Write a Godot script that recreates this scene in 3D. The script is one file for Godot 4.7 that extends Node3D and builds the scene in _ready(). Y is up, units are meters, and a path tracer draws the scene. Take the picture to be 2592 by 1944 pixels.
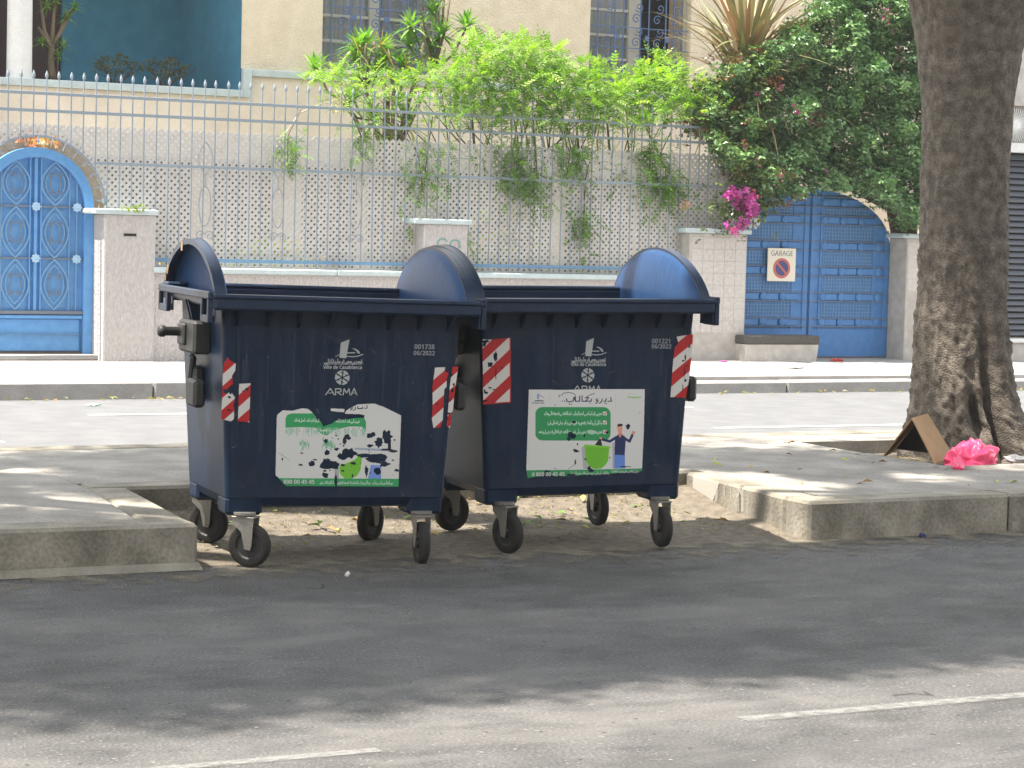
extends Node3D

var rng := RandomNumberGenerator.new()
var M := {}
var counts := {}


func _ready() -> void:
	rng.seed = 20231
	# ------------------------------------------------ camera, sky, sun, exposure
	var cam := Camera3D.new()
	cam.name = "camera"
	var pitch := deg_to_rad(3.77)
	var roll := deg_to_rad(1.5)
	var yaw := deg_to_rad(27.03)
	var fwd := Vector3(sin(yaw) * cos(pitch), -sin(pitch), -cos(yaw) * cos(pitch))
	var x0 := Vector3(cos(yaw), 0, sin(yaw))
	var y0 := x0.cross(fwd)
	cam.transform = Transform3D(Basis(x0 * cos(roll) + y0 * sin(roll), y0 * cos(roll) - x0 * sin(roll), -fwd), Vector3(0, 1.53, 0))
	cam.fov = 19.03
	cam.near = 0.1
	cam.far = 600.0
	add_child(cam)
	var env := Environment.new()
	env.background_mode = Environment.BG_SKY
	var sm := ProceduralSkyMaterial.new()
	sm.sky_top_color = Color(0.74, 0.76, 0.78)
	sm.sky_horizon_color = Color(1.0, 0.965, 0.915)
	sm.sky_curve = 0.2
	sm.ground_bottom_color = Color(0.45, 0.44, 0.42)
	sm.ground_horizon_color = Color(0.80, 0.81, 0.82)
	sm.sun_angle_max = 12.0
	var sky := Sky.new()
	sky.sky_material = sm
	env.sky = sky
	env.background_energy_multiplier = 1.3
	env.tonemap_mode = Environment.TONE_MAPPER_LINEAR
	env.tonemap_exposure = 2.75
	env.fog_enabled = true
	env.fog_density = 0.0008
	env.fog_light_color = Color(0.93, 0.95, 0.97)
	env.sdfgi_enabled = true
	env.ssao_enabled = true
	env.ssil_enabled = true
	var we := WorldEnvironment.new()
	we.name = "world_environment"
	we.environment = env
	add_child(we)
	var sun := DirectionalLight3D.new()
	sun.name = "sun"
	sun.transform = Transform3D(Basis.looking_at(-Vector3(-0.42, 1.0, -0.03).normalized(), Vector3.UP), Vector3(0, 30, 0))
	sun.light_energy = 1.5
	sun.light_color = Color(1.0, 0.96, 0.9)
	sun.light_angular_distance = 0.6
	sun.shadow_enabled = true
	add_child(sun)
	make_materials()
	setting()
	boundary()
	house()
	neighbour()
	opposite_side()
	garden_plants()
	trees()
	containers()
	small_things()


# ================================================================ helpers
func lin(r: float, g: float, b: float) -> Color:
	return Color(r, g, b).linear_to_srgb()


func mat(c: Color, rough := 0.8, metal := 0.0) -> StandardMaterial3D:
	var m := StandardMaterial3D.new()
	m.albedo_color = c
	m.roughness = rough
	m.metallic = metal
	return m


func noise(seed_: int, freq: float, oct := 4, type := FastNoiseLite.TYPE_SIMPLEX_SMOOTH) -> FastNoiseLite:
	var n := FastNoiseLite.new()
	n.seed = seed_
	n.noise_type = type
	n.frequency = freq
	n.fractal_type = FastNoiseLite.FRACTAL_FBM
	n.fractal_octaves = oct
	return n


# a surface whose colour wanders between two tones, coarse blotches plus fine grain, with optional specks and relief
func surf(a: Color, b: Color, seed_: int, coarse: float, fine: float, rough: float, metres: float, bump_cm := 0.0, speck := 0.0, speck_color := Color.BLACK, stretch := Vector3.ONE, fine_share := 0.4, size := 512) -> StandardMaterial3D:
	var ca := noise(seed_, coarse, 4).get_seamless_image(size, size, false, false, 0.15, true).get_data()
	var fi := noise(seed_ + 7, fine, 3).get_seamless_image(size, size, false, false, 0.15, true).get_data()
	var sp := noise(seed_ + 13, fine * 0.8, 2).get_seamless_image(size, size, false, false, 0.15, true).get_data()
	var out := PackedByteArray()
	out.resize(size * size * 3)
	for i in size * size:
		var t := clampf(float(ca[i]) / 255.0 * (1.0 - fine_share) + float(fi[i]) / 255.0 * fine_share, 0.0, 1.0)
		t = clampf((t - 0.5) * 1.5 + 0.5, 0.0, 1.0)
		var c := a.lerp(b, t)
		if speck > 0.0 and float(sp[i]) / 255.0 > 1.0 - speck:
			c = c.lerp(speck_color, 0.7)
		out[i * 3] = int(c.r * 255.0)
		out[i * 3 + 1] = int(c.g * 255.0)
		out[i * 3 + 2] = int(c.b * 255.0)
	var m := StandardMaterial3D.new()
	m.albedo_texture = ImageTexture.create_from_image(Image.create_from_data(size, size, false, Image.FORMAT_RGB8, out))
	m.roughness = rough
	m.uv1_triplanar = true
	m.uv1_world_triplanar = true
	m.uv1_scale = stretch / metres
	if bump_cm > 0.0:
		m.heightmap_enabled = true
		m.heightmap_scale = bump_cm
		m.heightmap_texture = ImageTexture.create_from_image(Image.create_from_data(size, size, false, Image.FORMAT_L8, fi))
	return m


func st_new(smooth := false) -> SurfaceTool:
	var st := SurfaceTool.new()
	st.begin(Mesh.PRIMITIVE_TRIANGLES)
	st.set_smooth_group(0 if smooth else -1)
	return st


func done(st: SurfaceTool) -> ArrayMesh:
	st.generate_normals()
	return st.commit()


func numbered(called: String, parent: Node) -> String:
	var key := str(parent.get_instance_id()) + called
	var n: int = counts.get(key, 0)
	counts[key] = n + 1
	return called if n == 0 else "%s_%03d" % [called, n]


func put(called: String, mesh: Mesh, m: Material, parent: Node = self, at := Transform3D()) -> MeshInstance3D:
	var o := MeshInstance3D.new()
	o.name = numbered(called, parent)
	o.mesh = mesh
	o.material_override = m
	o.transform = at
	parent.add_child(o, true)
	return o


func part(called: String, st: SurfaceTool, m: Material, parent: Node = self) -> MeshInstance3D:
	return put(called, done(st), m, parent)


func thing(called: String, label: String, category: String, at := Vector3.ZERO, group := "") -> Node3D:
	var o := Node3D.new()
	o.name = numbered(called, self)
	add_child(o, true)
	o.position = at
	tag(o, label, category, group)
	return o


func tag(o: Node, label: String, category: String, group := "") -> Node:
	o.set_meta("label", label)
	o.set_meta("category", category)
	if group:
		o.set_meta("group", group)
	return o


func structure(o: Node) -> Node:
	o.set_meta("kind", "structure")
	return o


func tri(st: SurfaceTool, a: Vector3, b: Vector3, c: Vector3) -> void:
	st.add_vertex(a)
	st.add_vertex(b)
	st.add_vertex(c)


func tri_out(st: SurfaceTool, a: Vector3, b: Vector3, c: Vector3, from: Vector3) -> void:
	if (b - a).cross(c - a).dot((a + b + c) / 3.0 - from) > 0.0:
		tri(st, a, c, b)
	else:
		tri(st, a, b, c)


func quad_out(st: SurfaceTool, a: Vector3, b: Vector3, c: Vector3, d: Vector3, from: Vector3) -> void:
	tri_out(st, a, b, c, from)
	tri_out(st, a, c, d, from)


func box(st: SurfaceTool, c: Vector3, s: Vector3, bev := 0.0, basis := Basis()) -> void:
	var h := s * 0.5
	bev = minf(bev, minf(h.x, minf(h.y, h.z)) * 0.9)
	if bev <= 0.0:
		for ax in 3:
			for sg in [-1.0, 1.0]:
				var p: Array[Vector3] = []
				for q in [[-1, -1], [1, -1], [1, 1], [-1, 1]]:
					var v := Vector3()
					v[ax] = sg * h[ax]
					v[(ax + 1) % 3] = q[0] * h[(ax + 1) % 3]
					v[(ax + 2) % 3] = q[1] * h[(ax + 2) % 3]
					p.append(c + basis * v)
				quad_out(st, p[0], p[1], p[2], p[3], c)
		return
	for ax in 3:
		var u := (ax + 1) % 3
		var w := (ax + 2) % 3
		for sg in [-1.0, 1.0]:
			var p: Array[Vector3] = []
			for q in [[-1, -1], [1, -1], [1, 1], [-1, 1]]:
				var v := Vector3()
				v[ax] = sg * h[ax]
				v[u] = q[0] * (h[u] - bev)
				v[w] = q[1] * (h[w] - bev)
				p.append(c + basis * v)
			quad_out(st, p[0], p[1], p[2], p[3], c)
			for sg2 in [-1.0, 1.0]:
				var e: Array[Vector3] = []
				for q in [[0, -1], [0, 1], [1, 1], [1, -1]]:
					var v := Vector3()
					v[ax] = sg * (h[ax] - (bev if q[0] == 1 else 0.0))
					v[u] = sg2 * (h[u] - (0.0 if q[0] == 1 else bev))
					v[w] = q[1] * (h[w] - bev)
					e.append(c + basis * v)
				quad_out(st, e[0], e[1], e[2], e[3], c)
	for sx in [-1.0, 1.0]:
		for sy in [-1.0, 1.0]:
			for sz in [-1.0, 1.0]:
				var k := Vector3(sx, sy, sz)
				tri_out(st, c + basis * (k * (h - Vector3(0, bev, bev))), c + basis * (k * (h - Vector3(bev, 0, bev))), c + basis * (k * (h - Vector3(bev, bev, 0))), c)


func box_mesh(s: Vector3, bev := 0.0) -> ArrayMesh:
	var st := st_new()
	box(st, Vector3.ZERO, s, bev)
	return done(st)


func span(st: SurfaceTool, a: Vector3, b: Vector3, bev := 0.0) -> void:
	box(st, (a + b) * 0.5, (b - a).abs(), bev)


# a tube along points, one radius per point
func tube(st: SurfaceTool, pts: Array, radii: Array, n := 6, cap := true) -> void:
	var rings := []
	var up := Vector3(0.13, 0.2, 0.97)
	for i in pts.size():
		var d: Vector3 = (pts[mini(i + 1, pts.size() - 1)] - pts[maxi(i - 1, 0)]).normalized()
		var u := up - d * up.dot(d)
		if u.length() < 0.05:
			u = Vector3.RIGHT - d * d.x
		u = u.normalized()
		up = u
		var w := d.cross(u)
		var ring := []
		var r: float = radii[mini(i, radii.size() - 1)]
		for k in n:
			var t := TAU * k / n
			ring.append(pts[i] + (u * cos(t) + w * sin(t)) * r)
		rings.append(ring)
	for i in rings.size() - 1:
		var mid: Vector3 = (pts[i] + pts[i + 1]) * 0.5
		for k in n:
			quad_out(st, rings[i][k], rings[i][(k + 1) % n], rings[i + 1][(k + 1) % n], rings[i + 1][k], mid)
	if cap:
		for e in [0, rings.size() - 1]:
			var from: Vector3 = pts[1] if e == 0 else pts[rings.size() - 2]
			for k in range(1, n - 1):
				tri_out(st, rings[e][0], rings[e][k], rings[e][k + 1], from)


# a profile of (radius, along) turned round an axis
func lathe(st: SurfaceTool, prof: Array, n: int, xf := Transform3D()) -> void:
	for i in prof.size() - 1:
		var p: Vector2 = prof[i]
		var q: Vector2 = prof[i + 1]
		var side := Vector2(q.y - p.y, p.x - q.x)
		for k in n:
			var a := TAU * k / n
			var b := TAU * (k + 1) / n
			var v: Array[Vector3] = [Vector3(p.x * cos(a), p.y, p.x * sin(a)), Vector3(p.x * cos(b), p.y, p.x * sin(b)), Vector3(q.x * cos(b), q.y, q.x * sin(b)), Vector3(q.x * cos(a), q.y, q.x * sin(a))]
			var m := (v[0] + v[1] + v[2] + v[3]) * 0.25
			var nn := Vector3(side.x * cos((a + b) / 2), side.y, side.x * sin((a + b) / 2))
			quad_out(st, xf * v[0], xf * v[1], xf * v[2], xf * v[3], xf * (m - nn.normalized() * 0.01))


# a flat outline given depth: drawn in x/y, from z = 0 to z = -depth, then placed by xf
func prism(st: SurfaceTool, poly: PackedVector2Array, depth: float, xf := Transform3D()) -> void:
	var idx := Geometry2D.triangulate_polygon(poly)
	for i in range(0, idx.size(), 3):
		var a := poly[idx[i]]
		var b := poly[idx[i + 1]]
		var c := poly[idx[i + 2]]
		var m := (a + b + c) / 3.0
		tri_out(st, xf * Vector3(a.x, a.y, 0), xf * Vector3(b.x, b.y, 0), xf * Vector3(c.x, c.y, 0), xf * Vector3(m.x, m.y, -1))
		tri_out(st, xf * Vector3(a.x, a.y, -depth), xf * Vector3(b.x, b.y, -depth), xf * Vector3(c.x, c.y, -depth), xf * Vector3(m.x, m.y, 1))
	var cw := 1.0 if Geometry2D.is_polygon_clockwise(poly) else -1.0
	for i in poly.size():
		var a := poly[i]
		var b := poly[(i + 1) % poly.size()]
		if a.distance_to(b) < 1e-5:
			continue
		var t := (b - a).normalized()
		var inn := Vector2(t.y, -t.x) * cw * 0.001
		var m := (a + b) * 0.5 + inn
		quad_out(st, xf * Vector3(a.x, a.y, 0), xf * Vector3(b.x, b.y, 0), xf * Vector3(b.x, b.y, -depth), xf * Vector3(a.x, a.y, -depth), xf * Vector3(m.x, m.y, -depth * 0.5))


func flat_to_ground() -> Transform3D:
	# prism outlines drawn as (x, -z): z = 0 side becomes the top
	return Transform3D(Basis(Vector3(1, 0, 0), Vector3(0, 0, -1), Vector3(0, 1, 0)), Vector3.ZERO)


func sheet(st: SurfaceTool, xa: float, xb: float, za: float, zb: float, y: float) -> void:
	quad_out(st, Vector3(xa, y, za), Vector3(xb, y, za), Vector3(xb, y, zb), Vector3(xa, y, zb), Vector3((xa + xb) / 2, y - 1, (za + zb) / 2))


func arc(c: Vector2, rx: float, ry: float, a0: float, a1: float, n: int) -> Array:
	var out := []
	for i in n + 1:
		var t := lerpf(a0, a1, float(i) / n)
		out.append(Vector2(c.x + rx * cos(t), c.y + ry * sin(t)))
	return out


func at_z(pts: Array, z: float) -> Array:
	return pts.map(func(p): return Vector3(p.x, p.y, z))


# ---------------------------------------------------------------- drawing print into textures
func canvas(w: int, h: int, fill := Color(0, 0, 0, 0)) -> Image:
	var im := Image.create_empty(w, h, false, Image.FORMAT_RGBA8)
	im.fill(fill)
	return im


func poly_fill(im: Image, pts: Array, c: Color, off := Vector2.ZERO, k := 1.0) -> void:
	var q := []
	var lo := 1e9
	var hi := -1e9
	for p in pts:
		var v: Vector2 = (p - off) * k
		q.append(v)
		lo = minf(lo, v.y)
		hi = maxf(hi, v.y)
	for y in range(maxi(0, int(lo)), mini(im.get_height() - 1, int(hi) + 1) + 1):
		var yy := y + 0.5
		var xs := []
		for i in q.size():
			var a: Vector2 = q[i]
			var b: Vector2 = q[(i + 1) % q.size()]
			if (a.y <= yy) != (b.y <= yy):
				xs.append(a.x + (yy - a.y) / (b.y - a.y) * (b.x - a.x))
		xs.sort()
		for i in range(0, xs.size() - 1, 2):
			var x1 := clampi(int(round(xs[i])), 0, im.get_width())
			var x2 := clampi(int(round(xs[i + 1])), 0, im.get_width())
			if x2 > x1:
				im.fill_rect(Rect2i(x1, y, x2 - x1, 1), c)


func dot(im: Image, p: Vector2, r: float, c: Color, off := Vector2.ZERO, k := 1.0) -> void:
	poly_fill(im, arc(p, r, r, 0, TAU, 14), c, off, k)


func stroke(im: Image, pts: Array, w: float, c: Color, off := Vector2.ZERO, k := 1.0) -> void:
	for i in pts.size() - 1:
		var a: Vector2 = pts[i]
		var b: Vector2 = pts[i + 1]
		if a.distance_to(b) < 0.01:
			continue
		var n := (b - a).normalized().orthogonal() * w * 0.5
		poly_fill(im, [a + n, b + n, b - n, a - n], c, off, k)
	for p in pts:
		dot(im, p, w * 0.5, c, off, k)


func round_rect(a: Vector2, b: Vector2, r: float) -> Array:
	return arc(Vector2(b.x - r, b.y - r), r, r, 0, PI / 2, 6) + arc(Vector2(a.x + r, b.y - r), r, r, PI / 2, PI, 6) + arc(Vector2(a.x + r, a.y + r), r, r, PI, PI * 1.5, 6) + arc(Vector2(b.x - r, a.y + r), r, r, PI * 1.5, TAU, 6)


# a torn, irregular blot
func blot(im: Image, p: Vector2, rx: float, ry: float, c: Color, off: Vector2, k: float, n := 15) -> void:
	var pts := []
	for i in n:
		var t := TAU * i / n
		var r := rng.randf_range(0.55, 1.15)
		pts.append(p + Vector2(cos(t) * rx, sin(t) * ry) * r)
	poly_fill(im, pts, c, off, k)


# running script: joined letters on a base line with teeth, tails, uprights and dots, from right to left
func script_line(im: Image, xr: float, xl: float, base: float, h: float, c: Color, off: Vector2, k: float, seed_: int, w := 0.14) -> void:
	var r := RandomNumberGenerator.new()
	r.seed = seed_
	var x := xr
	while x > xl + h:
		var word := r.randf_range(2.2, 4.2) * h
		var stop := maxf(xl, x - word)
		stroke(im, [Vector2(x, base), Vector2(stop, base)], h * w, c, off, k)
		var cx := x - h * 0.1
		while cx > stop:
			match r.randi_range(0, 6):
				0:
					stroke(im, [Vector2(cx, base), Vector2(cx, base - h)], h * w, c, off, k)
				1, 2:
					stroke(im, [Vector2(cx, base), Vector2(cx, base - h * 0.42)], h * w, c, off, k)
					dot(im, Vector2(cx, base + h * 0.28), h * 0.1, c, off, k)
				3:
					stroke(im, arc(Vector2(cx, base - h * 0.2), h * 0.17, h * 0.2, 0, TAU, 9), h * w * 0.9, c, off, k)
				4:
					stroke(im, arc(Vector2(cx, base - h * 0.05), h * 0.3, h * 0.36, 0.2, 2.2, 6), h * w, c, off, k)
				5:
					stroke(im, [Vector2(cx + h * 0.2, base - h * 0.45), Vector2(cx - h * 0.12, base - h * 0.4), Vector2(cx + h * 0.1, base)], h * w, c, off, k)
					dot(im, Vector2(cx, base - h * 0.7), h * 0.1, c, off, k)
				_:
					stroke(im, [Vector2(cx, base), Vector2(cx - h * 0.05, base - h * 0.8)], h * w, c, off, k)
			cx -= h * r.randf_range(0.34, 0.5)
		x = stop - h * 0.38


func print_mat(im: Image, rough := 0.5) -> StandardMaterial3D:
	var m := StandardMaterial3D.new()
	m.albedo_texture = ImageTexture.create_from_image(im)
	m.transparency = BaseMaterial3D.TRANSPARENCY_ALPHA_SCISSOR
	m.alpha_scissor_threshold = 0.5
	m.roughness = rough
	m.texture_repeat = false
	return m


# a quad through four corners (top left, top right, bottom left, bottom right) with picture coordinates
func picture_quad(a: Vector3, b: Vector3, c: Vector3, d: Vector3, n := 1) -> ArrayMesh:
	var st := st_new()
	for i in n:
		for j in n:
			var g := func(u: float, v: float):
				st.set_uv(Vector2(u, v))
				st.add_vertex(a.lerp(b, u).lerp(c.lerp(d, u), v))
			var u0 := float(i) / n
			var u1 := float(i + 1) / n
			var v0 := float(j) / n
			var v1 := float(j + 1) / n
			g.call(u0, v0)
			g.call(u1, v0)
			g.call(u0, v1)
			g.call(u1, v0)
			g.call(u1, v1)
			g.call(u0, v1)
	return done(st)


func lettering(txt: String, height: float, bold := false, font := "Droid Sans") -> TextMesh:
	var t := TextMesh.new()
	var f := SystemFont.new()
	f.font_names = PackedStringArray([font])
	f.font_weight = 700 if bold else 400
	t.font = f
	t.text = txt
	t.font_size = 64
	t.pixel_size = height / 64.0 * 1.36
	t.depth = 0.0015
	t.curve_step = 2.0
	return t


# ---------------------------------------------------------------- leaves
func leaf_mesh(l: float, w: float, fold := 0.25) -> ArrayMesh:
	var st := st_new()
	var f := w * fold
	var a := Vector3.ZERO
	var tip := Vector3(0, -l * 0.12, l)
	var m1 := Vector3(0, 0, l * 0.4)
	var p := Vector3(w * 0.5, f, l * 0.42)
	var q := Vector3(-w * 0.5, f, l * 0.42)
	tri(st, a, m1, p)
	tri(st, m1, tip, p)
	tri(st, a, q, m1)
	tri(st, m1, q, tip)
	return done(st)


func spray_mesh(n: int, reach: float, l: float, w: float, seed_: int) -> ArrayMesh:
	var r := RandomNumberGenerator.new()
	r.seed = seed_
	var st := st_new()
	for i in n:
		var b := Basis.from_euler(Vector3(r.randf_range(-0.9, 0.5), r.randf_range(0, TAU), r.randf_range(-0.5, 0.5)))
		var o := Vector3(r.randf_range(-1, 1), r.randf_range(-0.7, 0.7), r.randf_range(-1, 1)) * reach * 0.6
		var k := r.randf_range(0.7, 1.2)
		var a := o
		var t := o + b * Vector3(0, -l * 0.15, l) * k
		var p := o + b * Vector3(w * 0.5, w * 0.15, l * 0.42) * k
		var q := o + b * Vector3(-w * 0.5, w * 0.15, l * 0.42) * k
		tri(st, a, p, t)
		tri(st, a, t, q)
	return done(st)


func frond_mesh(pairs: int, l: float, leaf_l: float, leaf_w: float, droop: float) -> ArrayMesh:
	var st := st_new()
	var pos := func(t: float): return Vector3(0, -droop * l * t * t, l * t)
	for i in pairs + 1:
		var t := (i + 0.6) / (pairs + 0.6)
		var o: Vector3 = pos.call(t)
		for s in ([-1, 1] if i < pairs else [0]):
			var k := 1.0 - 0.45 * absf(t - 0.45)
			var d := Vector3(s * 0.85, -0.18, 0.55).normalized() if s != 0 else Vector3(0, -0.3, 1).normalized()
			var side := d.cross(Vector3.UP).normalized()
			var m: Vector3 = o + d * leaf_l * k * 0.45
			var e: Vector3 = o + d * leaf_l * k - Vector3(0, leaf_l * 0.1, 0)
			tri(st, o, m + side * leaf_w * 0.5, e)
			tri(st, o, e, m - side * leaf_w * 0.5)
	for i in 3:
		var a: Vector3 = pos.call(i / 3.0)
		var b: Vector3 = pos.call((i + 1) / 3.0)
		tri(st, a + Vector3(0.003, 0, 0), b, a - Vector3(0.003, 0, 0))
	return done(st)


func leaf_mat(back: Color, rough := 0.5) -> StandardMaterial3D:
	var m := mat(Color.WHITE, rough)
	m.vertex_color_use_as_albedo = true
	m.backlight_enabled = true
	m.backlight = back
	m.cull_mode = BaseMaterial3D.CULL_DISABLED
	return m


func cloud(called: String, mesh: Mesh, m: Material, xf: Array, cols: Array, parent: Node) -> MultiMeshInstance3D:
	var mm := MultiMesh.new()
	mm.transform_format = MultiMesh.TRANSFORM_3D
	mm.use_colors = true
	mm.mesh = mesh
	mm.instance_count = xf.size()
	for i in xf.size():
		mm.set_instance_transform(i, xf[i])
		mm.set_instance_color(i, cols[i])
	var o := MultiMeshInstance3D.new()
	o.name = numbered(called, parent)
	o.multimesh = mm
	o.material_override = m
	o.set_meta("kind", "stuff")
	parent.add_child(o, true)
	return o


func pick_color(list: Array) -> Color:
	var a: Color = list[rng.randi() % list.size()]
	var k := rng.randf_range(0.75, 1.25)
	return Color(a.r * k, a.g * k, a.b * k)


func inside(poly: PackedVector2Array) -> Vector2:
	var lo := poly[0]
	var hi := poly[0]
	for p in poly:
		lo = lo.min(p)
		hi = hi.max(p)
	while true:
		var p := Vector2(rng.randf_range(lo.x, hi.x), rng.randf_range(lo.y, hi.y))
		if Geometry2D.is_point_in_polygon(p, poly):
			return p
	return lo


func turned(o: Vector3, dir: Vector3, k: float) -> Transform3D:
	# +z of the mesh along dir, some roll
	var d := dir.normalized()
	var up := Vector3.UP if absf(d.y) < 0.95 else Vector3.RIGHT
	var b := Basis.looking_at(-d, up)
	return Transform3D(b.rotated(d, rng.randf_range(-0.6, 0.6)).scaled(Vector3.ONE * k), o)


func rand_dir() -> Vector3:
	return Vector3(rng.randfn(), rng.randfn(), rng.randfn()).normalized()


# ================================================================ materials
func make_materials() -> void:
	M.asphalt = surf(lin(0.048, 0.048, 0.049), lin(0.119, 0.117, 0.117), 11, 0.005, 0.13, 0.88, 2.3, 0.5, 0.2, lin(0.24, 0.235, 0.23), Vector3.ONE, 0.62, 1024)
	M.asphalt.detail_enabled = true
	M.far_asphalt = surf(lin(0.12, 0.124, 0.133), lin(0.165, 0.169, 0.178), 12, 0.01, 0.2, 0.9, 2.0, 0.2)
	M.asphalt.detail_enabled = false
	M.concrete = surf(lin(0.18, 0.168, 0.152), lin(0.36, 0.342, 0.315), 21, 0.008, 0.12, 0.9, 1.9, 0.15, 0.1, lin(0.14, 0.125, 0.11))
	M.kerb = surf(lin(0.14, 0.127, 0.1), lin(0.36, 0.335, 0.285), 22, 0.008, 0.1, 0.92, 1.3, 0.2, 0.12, lin(0.1, 0.09, 0.07))
	M.pave = surf(lin(0.27, 0.262, 0.257), lin(0.38, 0.37, 0.36), 23, 0.012, 0.12, 0.92, 1.9, 0.2)
	M.dirt = surf(lin(0.1, 0.083, 0.064), lin(0.26, 0.226, 0.18), 24, 0.02, 0.15, 1.0, 0.9, 1.2, 0.14, lin(0.4, 0.35, 0.28))
	M.dirt_film = dust_mat()
	M.soil = surf(lin(0.06, 0.045, 0.03), lin(0.14, 0.11, 0.08), 25, 0.03, 0.16, 1.0, 1.0, 1.5)
	M.garden_paving = surf(lin(0.4, 0.36, 0.3), lin(0.55, 0.5, 0.43), 27, 0.02, 0.1, 0.95, 1.5)
	M.shade_brown = surf(lin(0.07, 0.056, 0.05), lin(0.12, 0.098, 0.086), 28, 0.02, 0.1, 0.95, 1.2)  # brown standing in for the shade behind the lattice
	M.paint = surf(lin(0.6, 0.59, 0.57), lin(0.8, 0.8, 0.79), 26, 0.02, 0.2, 0.8, 1.0, 0.1, 0.1, lin(0.3, 0.3, 0.3))
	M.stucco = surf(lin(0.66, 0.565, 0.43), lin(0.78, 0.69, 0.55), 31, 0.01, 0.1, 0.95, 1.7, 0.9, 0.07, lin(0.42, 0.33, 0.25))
	M.stucco_low = surf(lin(0.66, 0.58, 0.49), lin(0.78, 0.71, 0.62), 32, 0.008, 0.1, 0.95, 2.4, 0.3, 0.05, lin(0.5, 0.36, 0.24))
	M.wall_grey = surf(lin(0.44, 0.41, 0.405), lin(0.58, 0.55, 0.545), 33, 0.02, 0.035, 0.85, 0.9, 1.4, 0.12, lin(0.38, 0.35, 0.35), Vector3(2.2, 0.9, 2.2))
	M.tile = surf(lin(0.44, 0.415, 0.39), lin(0.6, 0.575, 0.565), 34, 0.02, 0.1, 0.6, 0.6, 0.1, 0.1, lin(0.42, 0.38, 0.34))
	M.pier_plain = surf(lin(0.38, 0.355, 0.325), lin(0.56, 0.53, 0.5), 35, 0.012, 0.1, 0.9, 1.0, 0.3, 0.06, lin(0.3, 0.25, 0.2))
	M.ledge_blue = surf(lin(0.42, 0.5, 0.52), lin(0.55, 0.64, 0.67), 36, 0.015, 0.12, 0.8, 1.2, 0.2, 0.05, lin(0.5, 0.42, 0.34))
	M.white_wall = surf(lin(0.72, 0.73, 0.73), lin(0.82, 0.83, 0.83), 37, 0.02, 0.1, 0.9, 1.0, 1.2)
	M.teal = surf(lin(0.037, 0.165, 0.265), lin(0.055, 0.22, 0.335), 38, 0.01, 0.12, 0.9, 1.5, 0.4)
	M.maroon = mat(lin(0.03, 0.012, 0.014), 0.6)
	M.gate_blue = surf(lin(0.095, 0.285, 0.61), lin(0.135, 0.365, 0.71), 41, 0.015, 0.1, 0.5, 0.9, 0.05, 0.035, lin(0.16, 0.19, 0.25))
	M.garage_blue = surf(lin(0.045, 0.165, 0.42), lin(0.07, 0.225, 0.52), 42, 0.015, 0.1, 0.5, 1.0, 0.05, 0.04, lin(0.09, 0.13, 0.2))
	M.rust_bar = mat(lin(0.16, 0.19, 0.24), 0.7)
	M.gate_iron = mat(lin(0.16, 0.31, 0.5), 0.55)
	M.rosette = mat(lin(0.36, 0.55, 0.75), 0.55)
	M.fence_iron = surf(lin(0.2, 0.25, 0.305), lin(0.28, 0.33, 0.385), 43, 0.04, 0.15, 0.55, 0.5, 0.0, 0.08, lin(0.4, 0.33, 0.26))
	M.rail_iron = surf(lin(0.1, 0.22, 0.38), lin(0.19, 0.32, 0.46), 44, 0.03, 0.15, 0.6, 0.6, 0.0, 0.1, lin(0.3, 0.26, 0.2))
	M.lattice = surf(lin(0.54, 0.52, 0.505), lin(0.66, 0.64, 0.625), 45, 0.02, 0.1, 0.7, 1.5, 0.0, 0.05, lin(0.42, 0.37, 0.33))
	M.window_frame = mat(lin(0.42, 0.41, 0.37), 0.7)
	M.ornament = mat(lin(0.3, 0.31, 0.34), 0.6)
	M.dark_room = mat(lin(0.02, 0.022, 0.026), 0.9)
	M.curtain = surf(lin(0.2, 0.19, 0.175), lin(0.34, 0.33, 0.31), 46, 0.03, 0.08, 0.9, 0.5, 0.0, 0.0, Color.BLACK, Vector3(3, 0.2, 3))
	M.glass = mat(Color(0.75, 0.8, 0.85, 0.12), 0.03)
	M.glass.transparency = BaseMaterial3D.TRANSPARENCY_ALPHA
	M.grille = mat(lin(0.075, 0.135, 0.28), 0.55)
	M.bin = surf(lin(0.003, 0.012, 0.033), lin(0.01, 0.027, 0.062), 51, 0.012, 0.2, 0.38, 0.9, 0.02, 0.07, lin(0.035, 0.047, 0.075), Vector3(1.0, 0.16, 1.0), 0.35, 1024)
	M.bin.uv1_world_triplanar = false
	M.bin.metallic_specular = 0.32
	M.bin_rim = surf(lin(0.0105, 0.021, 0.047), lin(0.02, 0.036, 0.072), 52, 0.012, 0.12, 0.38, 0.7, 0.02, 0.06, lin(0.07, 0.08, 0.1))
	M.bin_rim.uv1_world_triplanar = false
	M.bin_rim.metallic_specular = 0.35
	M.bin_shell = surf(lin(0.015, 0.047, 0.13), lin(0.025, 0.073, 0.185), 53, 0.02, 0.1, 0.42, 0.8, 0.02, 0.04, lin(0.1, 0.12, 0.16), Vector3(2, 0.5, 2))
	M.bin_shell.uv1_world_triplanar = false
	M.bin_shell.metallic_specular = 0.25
	M.bin_inside = surf(lin(0.012, 0.013, 0.016), lin(0.03, 0.03, 0.032), 54, 0.02, 0.1, 0.6, 0.7, 0.02, 0.04, lin(0.1, 0.09, 0.08))
	M.black_plastic = surf(lin(0.012, 0.013, 0.013), lin(0.03, 0.031, 0.03), 55, 0.03, 0.15, 0.55, 0.3, 0.02)
	M.rubber = surf(lin(0.007, 0.0066, 0.006), lin(0.02, 0.018, 0.016), 56, 0.03, 0.15, 0.8, 0.25, 0.05)
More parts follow.
